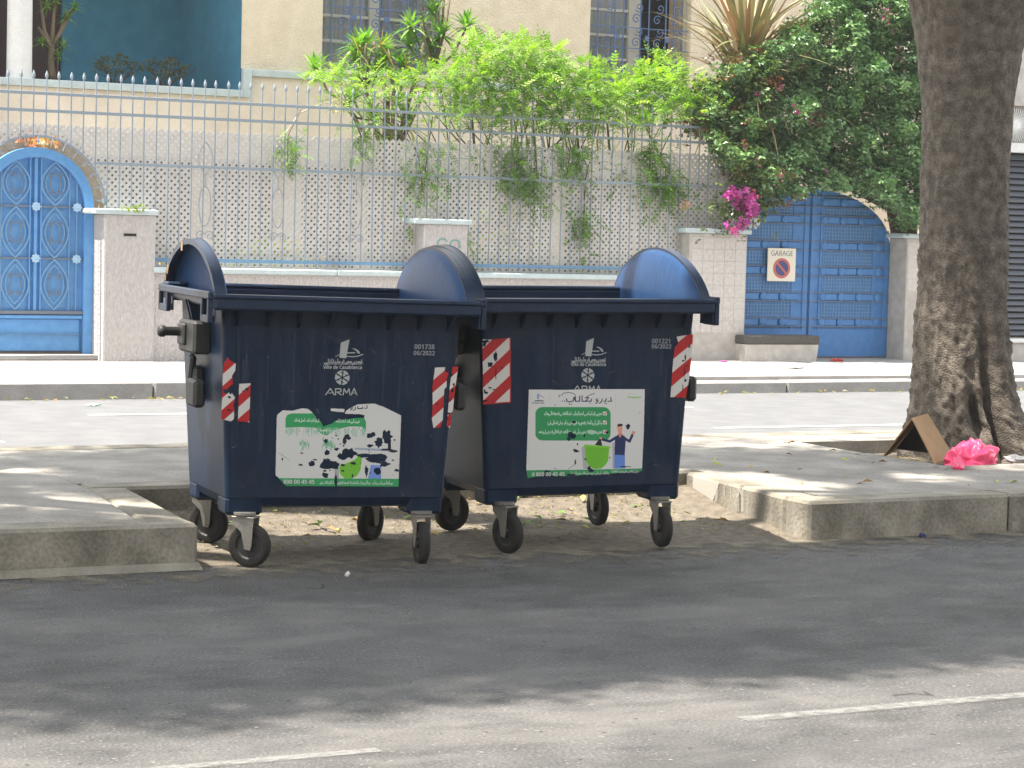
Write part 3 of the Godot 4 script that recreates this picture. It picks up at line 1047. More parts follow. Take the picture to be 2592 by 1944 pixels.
func garage_gate(z: float) -> void:
	var t := thing("garage_gate", "blue arched double garage gate with studded rows and wire mesh", "gate", Vector3(15.32, 0.12, z))
	var a := 1.16
	var b := 0.66
	var sp := 1.36
	var edge := func(x: float): return sp + b * sqrt(maxf(0.0, 1.0 - (x / a) * (x / a)))
	for s in [-1.0, 1.0]:
		var x0: float = 0.006 if s > 0 else -a + 0.002
		var x1: float = a - 0.002 if s > 0 else -0.006
		var pts := PackedVector2Array([Vector2(x0, 0.03), Vector2(x1, 0.03)])
		for i in 17:
			var x := lerpf(x1, x0, i / 16.0)
			pts.append(Vector2(x, edge.call(x)))
		var st := st_new()
		prism(st, pts, 0.03)
		var leaf := part("gate_leaf", st, M.garage_blue, t)
		# stiles
		for q in ([[0.04, 0.055, 0.02], [0.16, 0.035, 0.014], [0.93, 0.05, 0.014], [1.1, 0.05, 0.014]] if s > 0 else [[-0.055, 0.06, 0.014], [-0.22, 0.05, 0.012], [-0.95, 0.05, 0.012], [-1.1, 0.05, 0.012]]):
			st = st_new()
			var top: float = edge.call(q[0]) - 0.02
			box(st, Vector3(q[0], (0.06 + top) / 2, q[2] / 2), Vector3(q[1], top - 0.06, q[2]), 0.004)
			part("stile", st, M.garage_blue, leaf)
		var rows := [[0.405, 0.5], [0.7, 0.805], [1.0, 1.11], [1.3, 1.405], [1.605, 1.71], [1.81, 1.93]]
		for k in rows.size():
			var y0: float = rows[k][0]
			var y1: float = rows[k][1]
			for y in [y0, y1]:
				var reach: float = a - 0.01 if y < sp else a * sqrt(maxf(0.0, 1.0 - pow((y - sp) / b, 2))) - 0.02
				st = st_new()
				box(st, Vector3(s * (reach / 2 + 0.005), y, 0.012), Vector3(reach - 0.01, 0.011, 0.028), 0.002)
				part("rail", st, M.rust_bar, leaf)
			# studs: bars with rounded heads
			var ym := (y0 + y1) / 2
			for i in 4:
				var x: float = (0.20 + i * 0.262) if s > 0 else (-1.17 + i * 0.27)
				var reach2: float = a if ym < sp else a * sqrt(maxf(0.0, 1.0 - pow((ym - sp) / b, 2)))
				if absf(x) > reach2 - 0.06 or (s < 0 and x + 0.05 < -reach2 + 0.02):
					continue
				st = st_new()
				lathe(st, [Vector2(0, 0.034), Vector2(0.036, 0.03), Vector2(0.051, 0.02), Vector2(0.052, 0)], 14, Transform3D(Basis(Vector3.RIGHT, Vector3(0, 0, 1), Vector3(0, -1, 0)), Vector3(x, ym, 0)))
				var len := minf(0.17, reach2 - absf(x) - 0.03) if s > 0 else 0.17
				if x + len + 0.03 < a:
					box(st, Vector3(x + 0.035 + len / 2, ym, 0.011), Vector3(len, 0.082, 0.022), 0.008)
				part("stud", st, M.garage_blue, leaf)
			# wire mesh in the field above
			var ya := y1 + 0.012
			var yb2: float = (rows[k + 1][0] if k + 1 < rows.size() else 1.95) - 0.012
			if k + 1 < rows.size():
				st = st_new()
				var xl: float = 0.19 if s > 0 else -0.92
				var xr: float = 0.9 if s > 0 else -0.25
				if yb2 > sp:
					var lim: float = a * sqrt(maxf(0.0, 1.0 - pow((yb2 - sp) / b, 2))) - 0.03
					xl = maxf(xl, -lim)
					xr = minf(xr, lim)
				var x := xl
				while x <= xr:
					box(st, Vector3(x, (ya + yb2) / 2, 0.006), Vector3(0.006, yb2 - ya, 0.006))
					x += 0.042
				var y := ya + 0.02
				while y < yb2:
					box(st, Vector3((xl + xr) / 2, y, 0.0115), Vector3(xr - xl, 0.006, 0.006))
					y += 0.042
				part("wire_mesh", st, M.gate_iron, leaf)
		# sheet at the foot
		st = st_new()
		box(st, Vector3(s * a / 2, 0.21, 0.006), Vector3(a - 0.04, 0.33, 0.01), 0.003)
		part("foot_sheet", st, M.garage_blue, leaf)
		st = st_new()
		box(st, Vector3(s * a / 2, 0.035, 0.009), Vector3(a - 0.04, 0.03, 0.012))
		part("rusty_foot", st, mat(lin(0.12, 0.1, 0.1), 0.9), leaf)
	# the sign hung on the gate
	var sg := thing("garage_sign", "cream square sign reading GARAGE with a no parking roundel", "sign", Vector3(14.89, 1.243, -22.37))
	var st2 := st_new()
	box(st2, Vector3.ZERO, Vector3(0.39, 0.385, 0.012), 0.004)
	part("plate", st2, mat(lin(0.74, 0.7, 0.6), 0.5), sg)
	var turn_up := Basis(Vector3.RIGHT, Vector3(0, 0, 1), Vector3(0, -1, 0))
	st2 = st_new()
	lathe(st2, [Vector2(0.0, 0.0025), Vector2(0.1, 0.0025), Vector2(0.1, 0)], 32, Transform3D(turn_up, Vector3(0, -0.04, 0.006)))
	part("blue_disc", st2, mat(lin(0.045, 0.06, 0.2), 0.5), sg)
	st2 = st_new()
	prism(st2, PackedVector2Array(arc(Vector2.ZERO, 0.117, 0.117, 0, TAU, 32) + arc(Vector2.ZERO, 0.087, 0.087, TAU, 0, 32)), 0.003, Transform3D(Basis(), Vector3(0, -0.04, 0.0105)))
	box(st2, Vector3(0, -0.04, 0.0088), Vector3(0.185, 0.026, 0.003), 0.0, Basis(Vector3(0, 0, 1), -PI / 4))
	part("red_ring", st2, mat(lin(0.5, 0.13, 0.1), 0.5), sg)
	var tm := lettering("GARAGE", 0.052, false)
	var w := tm.get_aabb().size
	tm.pixel_size *= 0.30 / maxf(w.x, 0.01)
	var tn := put("lettering", tm, mat(lin(0.1, 0.16, 0.22), 0.6), sg, Transform3D(Basis(), Vector3(0, 0.132, 0.0075)))
	tn.name = "lettering"


func fence(z: float) -> void:
	var t := thing("iron_fence", "tall pale blue spiked iron fence above the low wall", "fence", Vector3(10, 0, z))
	var bar := st_new()
	box(bar, Vector3(0, 0.5, 0), Vector3(0.0125, 1.0, 0.0125))
	var spike := func(h: float):
		var s := st_new()
		box(s, Vector3(0, (h - 0.075) / 2, 0), Vector3(0.0125, h - 0.075, 0.0125), 0.002)
		lathe(s, [Vector2(0.008, h - 0.078), Vector2(0.016, h - 0.062), Vector2(0.0165, h - 0.04), Vector2(0.003, h)], 6)
		return done(s)
	var full: ArrayMesh = spike.call(3.0 - 1.12)
	var short: ArrayMesh = spike.call(3.0 - 1.64)
	var x := 5.64
	while x < 14.45:
		var low := 1.12
		var mesh := full
		if (x > 6.6 and x < 7.25) or (x > 10.08 and x < 10.75) or x > 13.42:
			low = 1.64
			mesh = short
		var dx := x - 6.06
		if absf(dx) < 0.69:
			low = maxf(low, 1.67 + sqrt(0.69 * 0.69 - dx * dx))
			mesh = spike.call(3.0 - low)
		put("bar", mesh, M.fence_iron, t, Transform3D(Basis.from_euler(Vector3(0, 0, rng.randf_range(-0.004, 0.004))), Vector3(x - 10, low, rng.randf_range(-0.003, 0.003))))
		x += 0.1252
	for r in [[2.775, 5.4, 14.5, 0.03], [2.605, 5.4, 14.5, 0.03], [2.115, 6.62, 14.3, 0.028], [1.17, 7.235, 10.17, 0.036], [1.17, 10.71, 13.45, 0.036]]:
		var st := st_new()
		box(st, Vector3((r[1] + r[2]) / 2 - 10, r[0], 0.013), Vector3(r[2] - r[1], r[3], 0.012), 0.002)
		part("rail", st, M.rail_iron if r[0] < 2.0 else M.fence_iron, t)
	# hoop over the entrance gate with short spikes
	var st := st_new(true)
	tube(st, at_z(arc(Vector2(6.06 - 10, 1.67), 0.69, 0.69, 0.05, PI - 0.05, 30), 0.0), [0.012], 6)
	part("hoop", st, M.fence_iron, t)
	for i in 15:
		var an := lerpf(0.12, PI - 0.12, i / 14.0)
		var d := Vector2(cos(an), sin(an))
		st = st_new()
		tube(st, [Vector3(6.06 - 10 + d.x * 0.6, 1.67 + d.y * 0.6, 0.03), Vector3(6.06 - 10 + d.x * 0.74, 1.67 + d.y * 0.74, 0.03)], [0.009, 0.003], 5)
		part("hoop_spike", st, M.fence_iron, t)
	# long hanging ornaments of flat iron
	for ox in [7.79, 8.58, 9.45, 11.3, 12.15]:
		st = st_new()
		var c: float = ox - 10
		tube(st, at_z(vesica(Vector2(c, 2.2), 0.075, 0.17), 0.012), [0.0065], 4, false)
		tube(st, at_z(arc(Vector2(c, 1.72), 0.065, 0.2, 0, TAU, 20), 0.012), [0.0065], 4, false)
		tube(st, at_z(spiral(Vector2(c - 0.05, 1.42), 0.055, 0.01, 0.2, 1.2), 0.02), [0.007], 4)
		tube(st, at_z(spiral(Vector2(c + 0.05, 1.42), 0.055, 0.01, PI - 0.2, -1.2), 0.02), [0.007], 4)
		tube(st, [Vector3(c, 1.92, 0.02), Vector3(c, 2.03, 0.02)], [0.008], 4)
		part("ornament", st, M.ornament, t)


func lattice(z: float) -> void:
	var t := thing("lattice_screen", "pale plastic lattice screen tied behind the iron fence", "screen", Vector3(10, 0, z))
	var pitch := 0.0728
	var half := 0.0147
	var panels := [[5.3, 8.655], [8.66, 11.595], [11.6, 14.55]]
	for p in panels:
		var x0: float = p[0]
		var x1: float = p[1]
		var y0 := 1.1
		var y1: float = 2.475
		var st := st_new()
		for dirn in [1.0, -1.0]:
			var zz := 0.0022 if dirn > 0 else -0.0022
			# lines y = dirn * x + c
			var c: float = floor((y0 - (x1 if dirn > 0 else -x0)) / pitch) * pitch
			while c < y1 - (x0 if dirn > 0 else -x1):
				var run_start := 1e9
				var last := Vector2()
				var xx := x0
				while xx <= x1 + 0.0001:
					var y: float = dirn * xx + c
					var ok: bool = y > y0 and y < y1 and Vector2(xx - 6.06, y - 1.67).length() > 0.70 and not (xx < 6.75 and y < 1.67) and not (xx > 14.22 and y < 1.66)
					if ok and run_start > 1e8:
						run_start = xx
					if ok:
						last = Vector2(xx, y)
					if run_start < 1e8 and (not ok or xx + 0.018 > x1):
						var a := Vector2(run_start, dirn * run_start + c)
						if last.x - a.x > 0.01:
							var mid := (a + last) / 2
							var l := a.distance_to(last) + 0.02
							var bs := Basis(Vector3(0, 0, 1), PI / 4 * dirn)
							box(st, Vector3(mid.x - 10, mid.y, zz), Vector3(l, half * 2, 0.0042), 0.0, bs)
						run_start = 1e9
					xx += 0.018
				c += pitch
		part("lattice_panel", st, M.lattice, t)
	var st2 := st_new()
	box(st2, Vector3(0.3, 1.1, -0.02), Vector3(6.1, 0.03, 0.02), 0.003)
	part("batten", st2, M.lattice, t)


# ================================================================ house behind the garden
func rect_pts(xa: float, xb: float, ya: float, yb: float) -> Array:
	return [Vector2(xa, ya), Vector2(xb, ya), Vector2(xb, yb), Vector2(xa, yb)]


func slab(parent: Node, called: String, m: Material, xa: float, xb: float, ya: float, yb: float, za: float, zb: float, bev := 0.0) -> MeshInstance3D:
	var st := st_new()
	span(st, Vector3(xa, ya, zb), Vector3(xb, yb, za), bev)
	return part(called, st, m, parent)


func house() -> void:
	var z := -25.6
	var t := thing("house", "beige rendered house with teal porch and grilled windows behind the fence", "house", Vector3.ZERO)
	# front wall in pieces round the openings
	slab(t, "wall", M.stucco, 9.383, 10.40, 3.372, 7.2, z, z - 0.3)
	slab(t, "wall", M.stucco, 11.96, 14.035, 3.372, 7.2, z, z - 0.3)
	slab(t, "wall", M.stucco, 15.52, 24.0, 3.372, 7.2, z, z - 0.3)
	slab(t, "wall", M.stucco, 10.40, 11.96, 5.1, 7.2, z, z - 0.3)
	slab(t, "wall", M.stucco, 14.035, 15.52, 5.1, 7.2, z, z - 0.3)
	slab(t, "wall", M.stucco, 10.40, 11.96, 3.372, 3.40, z, z - 0.3)
	slab(t, "wall", M.stucco, 14.035, 15.52, 3.372, 3.40, z, z - 0.3)
	slab(t, "base_wall", M.stucco_low, 9.50, 24.0, 0.0, 3.285, z + 0.012, z - 0.3)
	slab(t, "base_wall", M.stucco_low, 4.9, 9.497, 0.0, 3.03, z + 0.03, z - 0.3)
	slab(t, "pilaster", M.white_wall, 4.9, 6.50, 0.0, 3.1, z + 0.16, z + 0.032)
	for q in [[7.5, 8.78], [9.05, 9.80], [10.18, 10.87], [11.02, 11.62], [12.0, 13.5], [13.75, 14.72], [14.8, 16.4]]:  # raised dark slabs whose colour stands in for shade behind the lattice
		slab(t, "shade_slab", M.shade_brown, q[0], q[1], 0.3, 2.27, z + 0.05, z + 0.013)
	# ledges
	slab(t, "ledge", M.ledge_blue, 9.50, 24.0, 3.288, 3.37, z + 0.06, z - 0.2, 0.008)
	slab(t, "planter_ledge", M.ledge_blue, 5.6, 9.39, 3.034, 3.118, z + 0.08, z - 0.2, 0.008)
	slab(t, "ledge_return", M.ledge_blue, 9.392, 9.497, 3.034, 3.37, z + 0.075, z - 0.2, 0.006)
	# porch
	slab(t, "porch_floor", M.stucco_low, 4.9, 9.38, 2.9, 3.02, z - 0.302, -27.2)
	slab(t, "planter_soil", M.soil, 5.6, 9.36, 3.025, 3.075, z - 0.205, z - 0.75)
	slab(t, "porch_back_wall", M.teal, 7.69, 9.15, 3.0, 6.0, -27.2, -27.4)
	var st := st_new()
	prism(st, PackedVector2Array([Vector2(9.15, 27.2), Vector2(9.378, 25.605), Vector2(9.70, 25.905), Vector2(9.70, 27.4), Vector2(9.15, 27.4)]), 3.0, Transform3D(Basis(Vector3.RIGHT, Vector3(0, 0, -1), Vector3(0, 1, 0)), Vector3(0, 6.0, 0)))
	part("porch_side_wall", st, M.teal, t)
	slab(t, "door", M.maroon, 5.0, 7.686, 3.0, 6.0, -27.26, -27.4)
	slab(t, "porch_roof", M.stucco, 4.9, 9.379, 5.3, 7.2, z, -27.5)
	slab(t, "side_wall", M.stucco, 4.6, 4.898, 0.0, 7.2, z - 0.1, -32.0)
	slab(t, "rear_wall", M.stucco, 4.6, 24.0, 0.0, 7.2, -31.7, -32.0)
	slab(t, "roof", M.stucco_low, 4.5, 24.1, 7.203, 7.35, z + 0.1, -32.1)
	st = st_new(true)
	lathe(st, [Vector2(0.15, 0.0), Vector2(0.142, 0.06), Vector2(0.14, 0.5), Vector2(0.136, 2.2)], 20, Transform3D(Basis(), Vector3(6.775, 3.119, -25.69)))
	part("column", st, M.white_wall, t)
	# windows
	window(t, 10.40, 11.96, 3.40, 5.1, z, 0.655, 0.79)
	window(t, 14.035, 15.52, 3.40, 5.1, z, 0.625, 0.80)
	slab(t, "sill", M.stucco_low, 10.36, 12.0, 3.374, 3.42, z + 0.12, z + 0.003, 0.006)


func window(t: Node3D, xa: float, xb: float, ya: float, yb: float, z: float, m0: float, m1: float) -> void:
	var st := st_new()
	var zi := z - 0.18
	for r in [[xa, xa + 0.05, ya, yb], [xb - 0.05, xb, ya, yb], [xa + m0, xa + m1, ya, yb], [xa + 0.05, xa + m0, yb - 0.05, yb], [xa + m1, xb - 0.05, yb - 0.05, yb]]:
		span(st, Vector3(r[0], r[2], zi), Vector3(r[1], r[3], zi + 0.07), 0.006)
	var w := part("window", st, M.window_frame, t)
	for h in [0.08, 0.36, 0.66, 0.98, 1.3]:
		st = st_new()
		span(st, Vector3(xa + 0.05, ya + h, zi + 0.015), Vector3(xa + m0, ya + h + 0.035, zi + 0.05), 0.004)
		part("muntin", st, M.window_frame, w)
		if xa < 12.0:
			st = st_new()
			span(st, Vector3(xa + m1, ya + h, zi + 0.015), Vector3(xb - 0.05, ya + h + 0.035, zi + 0.05), 0.004)
			part("muntin", st, M.window_frame, w)
	st = st_new()
	span(st, Vector3(xa + 0.05, ya, zi + 0.02), Vector3(xa + m0, yb - 0.05, zi + 0.024))
	part("pane", st, M.glass, w)
	if xa < 12.0:
		st = st_new()
		span(st, Vector3(xa + m1, ya, zi + 0.02), Vector3(xb - 0.05, yb - 0.05, zi + 0.024))
		part("pane", st, M.glass, w)
	# curtain with folds behind the left light
	st = st_new(true)
	var n := 40
	for i in n:
		var f := func(k: int): return Vector3(lerpf(xa + 0.06, xa + m0, float(k) / n), 0, zi - 0.09 + 0.03 * sin(k * 1.35 + sin(k * 0.4) * 2.0))
		var a: Vector3 = f.call(i)
		var b: Vector3 = f.call(i + 1)
		quad_out(st, a + Vector3(0, ya, 0), b + Vector3(0, ya, 0), b + Vector3(0, yb, 0), a + Vector3(0, yb, 0), a + Vector3(0, 2, -5))
	part("curtain", st, M.curtain, w)
	st = st_new()
	span(st, Vector3(xa - 0.1, ya - 0.1, zi - 0.6), Vector3(xb + 0.1, yb + 0.1, zi - 0.55))
	part("dark_room", st, M.dark_room, w)
	# iron grille in front
	var zg := z - 0.04
	var g := st_new()
	var x := xa + 0.13
	var k := 0
	while x < xb - 0.05:
		if k % 3 != 1:
			span(g, Vector3(x - 0.007, ya + 0.02, zg - 0.007), Vector3(x + 0.007, yb, zg + 0.007))
		x += 0.125
		k += 1
	for h in [0.05, 0.52, 0.78, 1.35]:
		span(g, Vector3(xa, ya + h, zg - 0.012), Vector3(xb, ya + h + 0.012, zg - 0.008))
	for sx in [xa + 0.29, xa + (m0 + m1) / 2, xb - 0.46, xb - 0.2]:
		for sy in [0.25, 0.6, 0.9, 1.2]:
			tube(g, at_z(spiral(Vector2(sx - 0.02, ya + sy), 0.065, 0.012, 0.6, 1.3), zg), [0.0075], 4)
			tube(g, at_z(spiral(Vector2(sx + 0.02, ya + sy + 0.15), 0.065, 0.012, PI + 0.6, 1.3), zg), [0.0075], 4)
	for sx in [xa + 0.42, xa + m1 + 0.05, xb - 0.33]:
		for sy in [0.66]:
			box(g, Vector3(sx, ya + sy, zg + 0.012), Vector3(0.06, 0.07, 0.012), 0.006)
	part("grille", g, M.grille, w)


func neighbour() -> void:
	var z := -22.0
	var t := thing("neighbour_building", "grey building edge with a sunburst vent right of the tree", "building", Vector3.ZERO)
	slab(t, "wall", M.pier_plain, 17.36, 17.66, 0.1, 5.0, z, z - 1.5)
	slab(t, "lintel", M.white_wall, 17.66, 21.0, 2.66, 2.77, z + 0.02, z - 1.2)
	slab(t, "wall", M.pier_plain, 17.66, 21.0, 3.22, 5.0, z, z - 1.5)
	slab(t, "panel", surf(lin(0.3, 0.28, 0.25), lin(0.4, 0.38, 0.35), 81, 0.05, 0.12, 0.9, 0.6, 0.0, 0.0, Color.BLACK, Vector3.ONE, 0.4, 256), 17.66, 21.0, 2.775, 3.217, z - 0.06, z - 1.2)
	var st := st_new()
	var c := Vector2(17.98, 2.99)
	for i in 36:
		var a := TAU * i / 36
		var d := Vector2(cos(a), sin(a))
		var e := Vector2(cos(a + 0.35), sin(a + 0.35))
		tube(st, [Vector3(c.x + d.x * 0.05, c.y + d.y * 0.05, z - 0.045), Vector3(c.x + e.x * 0.2, c.y + e.y * 0.2, z - 0.045)], [0.006, 0.007], 4)
	lathe(st, [Vector2(0, 0.03), Vector2(0.055, 0.02), Vector2(0.06, 0.0)], 18, Transform3D(Basis(Vector3.RIGHT, Vector3(0, 0, 1), Vector3(0, -1, 0)), Vector3(c.x, c.y, z - 0.055)))
	part("sunburst_vent", st, M.white_wall, t)
	slab(t, "plinth", M.pier_plain, 17.88, 21.0, 0.1, 0.36, z + 0.05, z - 0.2, 0.005)
	slab(t, "plinth_cap", M.white_wall, 17.86, 21.0, 0.362, 0.41, z + 0.09, z - 0.2, 0.008)
	var s := thing("louvre_gate", "dark grey louvred metal gate right of the tree trunk", "gate", Vector3(19.3, 0.42, z - 0.12))
	var mesh := box_mesh(Vector3(3.2, 0.062, 0.012), 0.003)
	for i in 30:
		put("slat", mesh, M.slat_grey, s, Transform3D(Basis(Vector3.RIGHT, -0.55), Vector3(0, 0.05 + i * 0.0735, 0)))
	st = st_new()
	box(st, Vector3(0, 1.12, -0.06), Vector3(3.24, 2.24, 0.02))
	part("backing", st, M.dark_room, s)


func opposite_side() -> void:
	# the houses on the near side of the street, behind the photographer
	var p := Node3D.new()
	p.name = "near_pavement"
	add_child(p)
	structure(p)
	ground_prism("paving", [[-60, 7.0], [80, 7.0], [80, 4.0], [-60, 4.0]], 0.15, 0.2, M.pave, p)
	var t := thing("opposite_building", "shaded apartment house across the street, outside the frame", "building", Vector3(0, 0, 7.0))
	slab(t, "wall", M.pier_plain, -40, 50, 0.0, 13.0, 8.0, 0.0)
	for i in 14:
		for j in 3:
			slab(t, "window", M.dark_room, -20.0 + i * 3.2, -18.6 + i * 3.2, 1.6 + j * 3.6, 3.4 + j * 3.6, -0.01, -0.05)


# ================================================================ plants in the garden and on the porch
func rosette(parent: Node, p: Vector3, n: int, l: float, w: float, up: float, cols: Array, m: Material, dead := 0) -> void:
	# strap leaves bursting from one point
	var st := st_new()
	for i in n:
		var an := TAU * i * 0.382 + rng.randf_range(-0.2, 0.2)
		var el := lerpf(1.35, up, float(i) / n) + rng.randf_range(-0.15, 0.15)
		var ll := l * rng.randf_range(0.75, 1.15)
		var c := pick_color(cols)
		strap(st, p, Vector3(cos(an) * cos(el), sin(el), sin(an) * cos(el)), ll, w, 0.35, c)
	part("leaf_rosette", st, m, parent)


func strap(st: SurfaceTool, p: Vector3, dir: Vector3, l: float, w: float, droop: float, c: Color) -> void:
	var side := dir.cross(Vector3.UP)
	if side.length() < 0.05:
		side = Vector3.RIGHT
	side = side.normalized()
	var seg := 5
	var prev := p
	var pw := w * 0.5
	for s in seg:
		var t := float(s + 1) / seg
		var q := p + dir * l * t + Vector3(0, -droop * l * t * t, 0)
		var nw := w * (0.5 + 0.6 * sin(t * 2.6)) * (1.0 - t * t * 0.96)
		st.set_color(c)
		var a := prev - side * pw * 0.5
		var b := prev + side * pw * 0.5
		var d := q + side * nw * 0.5
		var e := q - side * nw * 0.5
		for v in [a, b, d, a, d, e]:
			st.set_color(c)
			st.add_vertex(v)
		prev = q
		pw = nw


func garden_plants() -> void:
	var soil_st := st_new()
	sheet(soil_st, 4.0, 24.0, -22.45, -25.6, 0.4)
	structure(part("garden_paving", soil_st, M.garden_paving))
	var lm := leaf_mat(Color(0.9, 1.0, 0.35))
	var lm_dark := leaf_mat(Color(0.4, 0.5, 0.2), 0.28)
	var lm_dry := leaf_mat(Color(0.3, 0.28, 0.15), 0.45)
	M.leaf = lm
	var lm_gloss := leaf_mat(Color(0.7, 0.9, 0.3), 0.3)
	var lime := [Color(0.26, 0.44, 0.07), Color(0.34, 0.52, 0.1), Color(0.15, 0.29, 0.06), Color(0.42, 0.55, 0.15), Color(0.2, 0.34, 0.08)]
	var strapg := [Color(0.24, 0.38, 0.1), Color(0.33, 0.46, 0.15), Color(0.16, 0.3, 0.08)]
	var straw := [Color(0.42, 0.3, 0.14), Color(0.35, 0.22, 0.1), Color(0.5, 0.4, 0.22)]
	# --- big dracaena left of the middle
	var dr := thing("dracaena", "tall branching dracaena with spiky leaf rosettes before the left window", "plant", Vector3(10.6, 0.4, -24.0))
	var st := st_new(true)
	var base := Vector3(0, 0, 0)
	tube(st, [base, Vector3(-0.03, 1.0, 0), Vector3(-0.04, 2.1, 0), Vector3(-0.05, 2.7, 0)], [0.075, 0.06, 0.05, 0.035], 8)
	var heads := [[-0.906, 2.92], [-0.47, 3.03], [-0.42, 3.2], [-0.03, 3.18], [0.26, 3.24], [0.56, 3.64], [0.58, 3.39], [0.875, 3.5], [0.53, 3.2], [-0.18, 2.9], [-0.28, 3.24], [0.13, 3.0], [-0.26, 2.36], [0.22, 3.45], [-0.06, 3.05], [0.3, 3.95], [0.62, 4.05], [0.2, 2.35], [-0.5, 2.6], [0.68, 4.3], [0.1, 2.6]]
	var forks := [Vector3(-0.55, 2.5, 0.05), Vector3(-0.3, 2.75, -0.05), Vector3(0.0, 2.75, 0.08), Vector3(0.3, 2.85, 0), Vector3(0.55, 2.95, -0.05), Vector3(0.15, 2.2, 0.05)]
	for f in forks:
		tube(st, [Vector3(-0.04, 1.75, 0), Vector3(f.x * 0.45, lerpf(1.75, f.y, 0.5) - 0.05, f.z), f], [0.032, 0.026, 0.02], 6)
	for h in heads:
		var f: Vector3 = forks[0]
		for q in forks:
			if q.distance_to(Vector3(h[0], h[1], 0)) < f.distance_to(Vector3(h[0], h[1], 0)):
				f = q
		var e := Vector3(h[0], h[1], rng.randf_range(-0.3, 0.3))
		var mid := f.lerp(e, 0.5) + Vector3(h[0] * 0.06, -0.05, 0)
		tube(st, [f, mid, e], [0.018, 0.014, 0.011], 6)
	part("stems", st, M.stem, dr)
	for h in heads:
		rosette(dr, Vector3(h[0], h[1] - 0.03, rng.randf_range(-0.15, 0.15)), 40, 0.36, 0.042, -0.35, strapg, lm_gloss)
	for h in [[-0.47, 3.1], [0.13, 2.95], [-0.2, 3.2]]:
		rosette(dr, Vector3(h[0], h[1], 0.15), 14, 0.3, 0.022, -1.0, straw, lm)
	# --- porch dracaena by the column
	var pd := thing("dracaena", "small twisted dracaena in the porch planter beside the white column", "plant", Vector3(7.22, 3.07, -25.95))
	st = st_new(true)
	tube(st, [Vector3(0.02, 0, 0), Vector3(-0.01, 0.25, 0), Vector3(0, 0.48, 0)], [0.05, 0.038, 0.035], 7)
	for b in [[-0.1, 0.62, -0.14, 0.95], [0.0, 0.7, 0.02, 1.0], [0.08, 0.6, 0.16, 0.86], [-0.06, 0.5, -0.17, 0.66], [0.13, 0.7, 0.25, 0.92]]:
		tube(st, [Vector3(0, 0.44, 0), Vector3(b[0], b[1], 0.03), Vector3(b[2], b[3], 0.02)], [0.03, 0.022, 0.016], 6)
	tube(st, [Vector3(0.06, 0.5, 0.02), Vector3(0.065, 0.05, 0.02)], [0.006], 4)
	part("stems", st, M.stem, pd)
	for h in [[-0.13, 0.47], [0.12, 0.46], [0.02, 0.95], [0.16, 0.78], [0.06, 0.33], [0.25, 0.9], [-0.08, 0.9]]:
		rosette(pd, Vector3(h[0], h[1], 0.05), 24, 0.17, 0.026, -0.4, strapg, lm_gloss)
	rosette(pd, Vector3(-0.02, 0.12, 0.06), 14, 0.08, 0.012, -0.4, straw, lm)
	# --- two half-dry bushes in the planter
	var k := 0
	for b in [[8.02, "left half-dry bush in the porch planter against the teal wall", 0.3], [8.62, "right half-dry bush in the porch planter against the teal wall", 0.36]]:
		var bu := thing("planter_bush", b[1], "bush", Vector3(b[0], 3.07, -26.05), "bushes in the porch planter")
		st = st_new(true)
		for i in 9:
			var an := TAU * i / 9.0
			tube(st, [Vector3.ZERO, Vector3(cos(an) * 0.1, 0.14, sin(an) * 0.07), Vector3(cos(an) * b[2], 0.28 + 0.08 * sin(i * 2.1), sin(an) * 0.12)], [0.009, 0.006, 0.003], 4)
		part("twigs", st, M.stem_dark, bu)
		var xf := []
		var cols := []
		for i in 420:
			var d := rand_dir()
			var p := Vector3(d.x * b[2] * rng.randf_range(0.5, 1.0), 0.28 + d.y * 0.1 + 0.03 * sin(d.x * 7), d.z * 0.14)
			xf.append(turned(p, rand_dir() + Vector3(0, 0.3, 0.4), rng.randf_range(0.7, 1.2)))
			cols.append(pick_color([Color(0.14, 0.16, 0.05), Color(0.2, 0.17, 0.07), Color(0.16, 0.11, 0.07), Color(0.19, 0.21, 0.06)]))
		cloud("foliage", leaf_mesh(0.045, 0.022), lm, xf, cols, bu)
		k += 1
	# --- lime-green feathery shrub over the fence
	var sh := thing("feathery_shrub", "big lime green feathery shrub spilling over the iron fence", "shrub", Vector3(11.4, 0.4, -22.75))
	st = st_new(true)
	var outline := PackedVector2Array([Vector2(9.0, 2.98), Vector2(9.15, 3.1), Vector2(9.5, 3.14), Vector2(9.9, 3.06), Vector2(10.3, 3.14), Vector2(10.6, 3.3), Vector2(10.85, 3.6), Vector2(11.2, 3.5), Vector2(11.5, 3.62), Vector2(11.8, 3.52), Vector2(12.0, 3.3), Vector2(12.3, 3.38), Vector2(12.6, 3.18), Vector2(13.0, 3.34), Vector2(13.25, 3.52), Vector2(13.4, 3.34), Vector2(13.72, 3.2), Vector2(13.8, 2.98), Vector2(13.5, 2.86), Vector2(13.0, 2.74), Vector2(12.6, 2.72), Vector2(12.2, 2.62), Vector2(11.7, 2.68), Vector2(11.2, 2.6), Vector2(10.6, 2.72), Vector2(10.2, 2.62), Vector2(9.8, 2.74), Vector2(9.4, 2.72)])
	var fr := frond_mesh(4, 0.16, 0.055, 0.022, 0.3)
	var xf2 := []
	var cols2 := []
	for i in 3900:
		var p := inside(outline)
		if p.x < 10.5 and rng.randf() < 0.72:
			continue
		if p.y < 2.85 and rng.randf() < 0.35:
			continue
		var z := -22.42 + rng.randfn() * 0.2
		var d := rand_dir() * 0.8 + Vector3(0, 0.35, 0.35)
		xf2.append(turned(Vector3(p.x - 11.4, p.y - 0.4, z + 22.75), d, rng.randf_range(0.6, 1.15)))
		cols2.append(pick_color(lime))
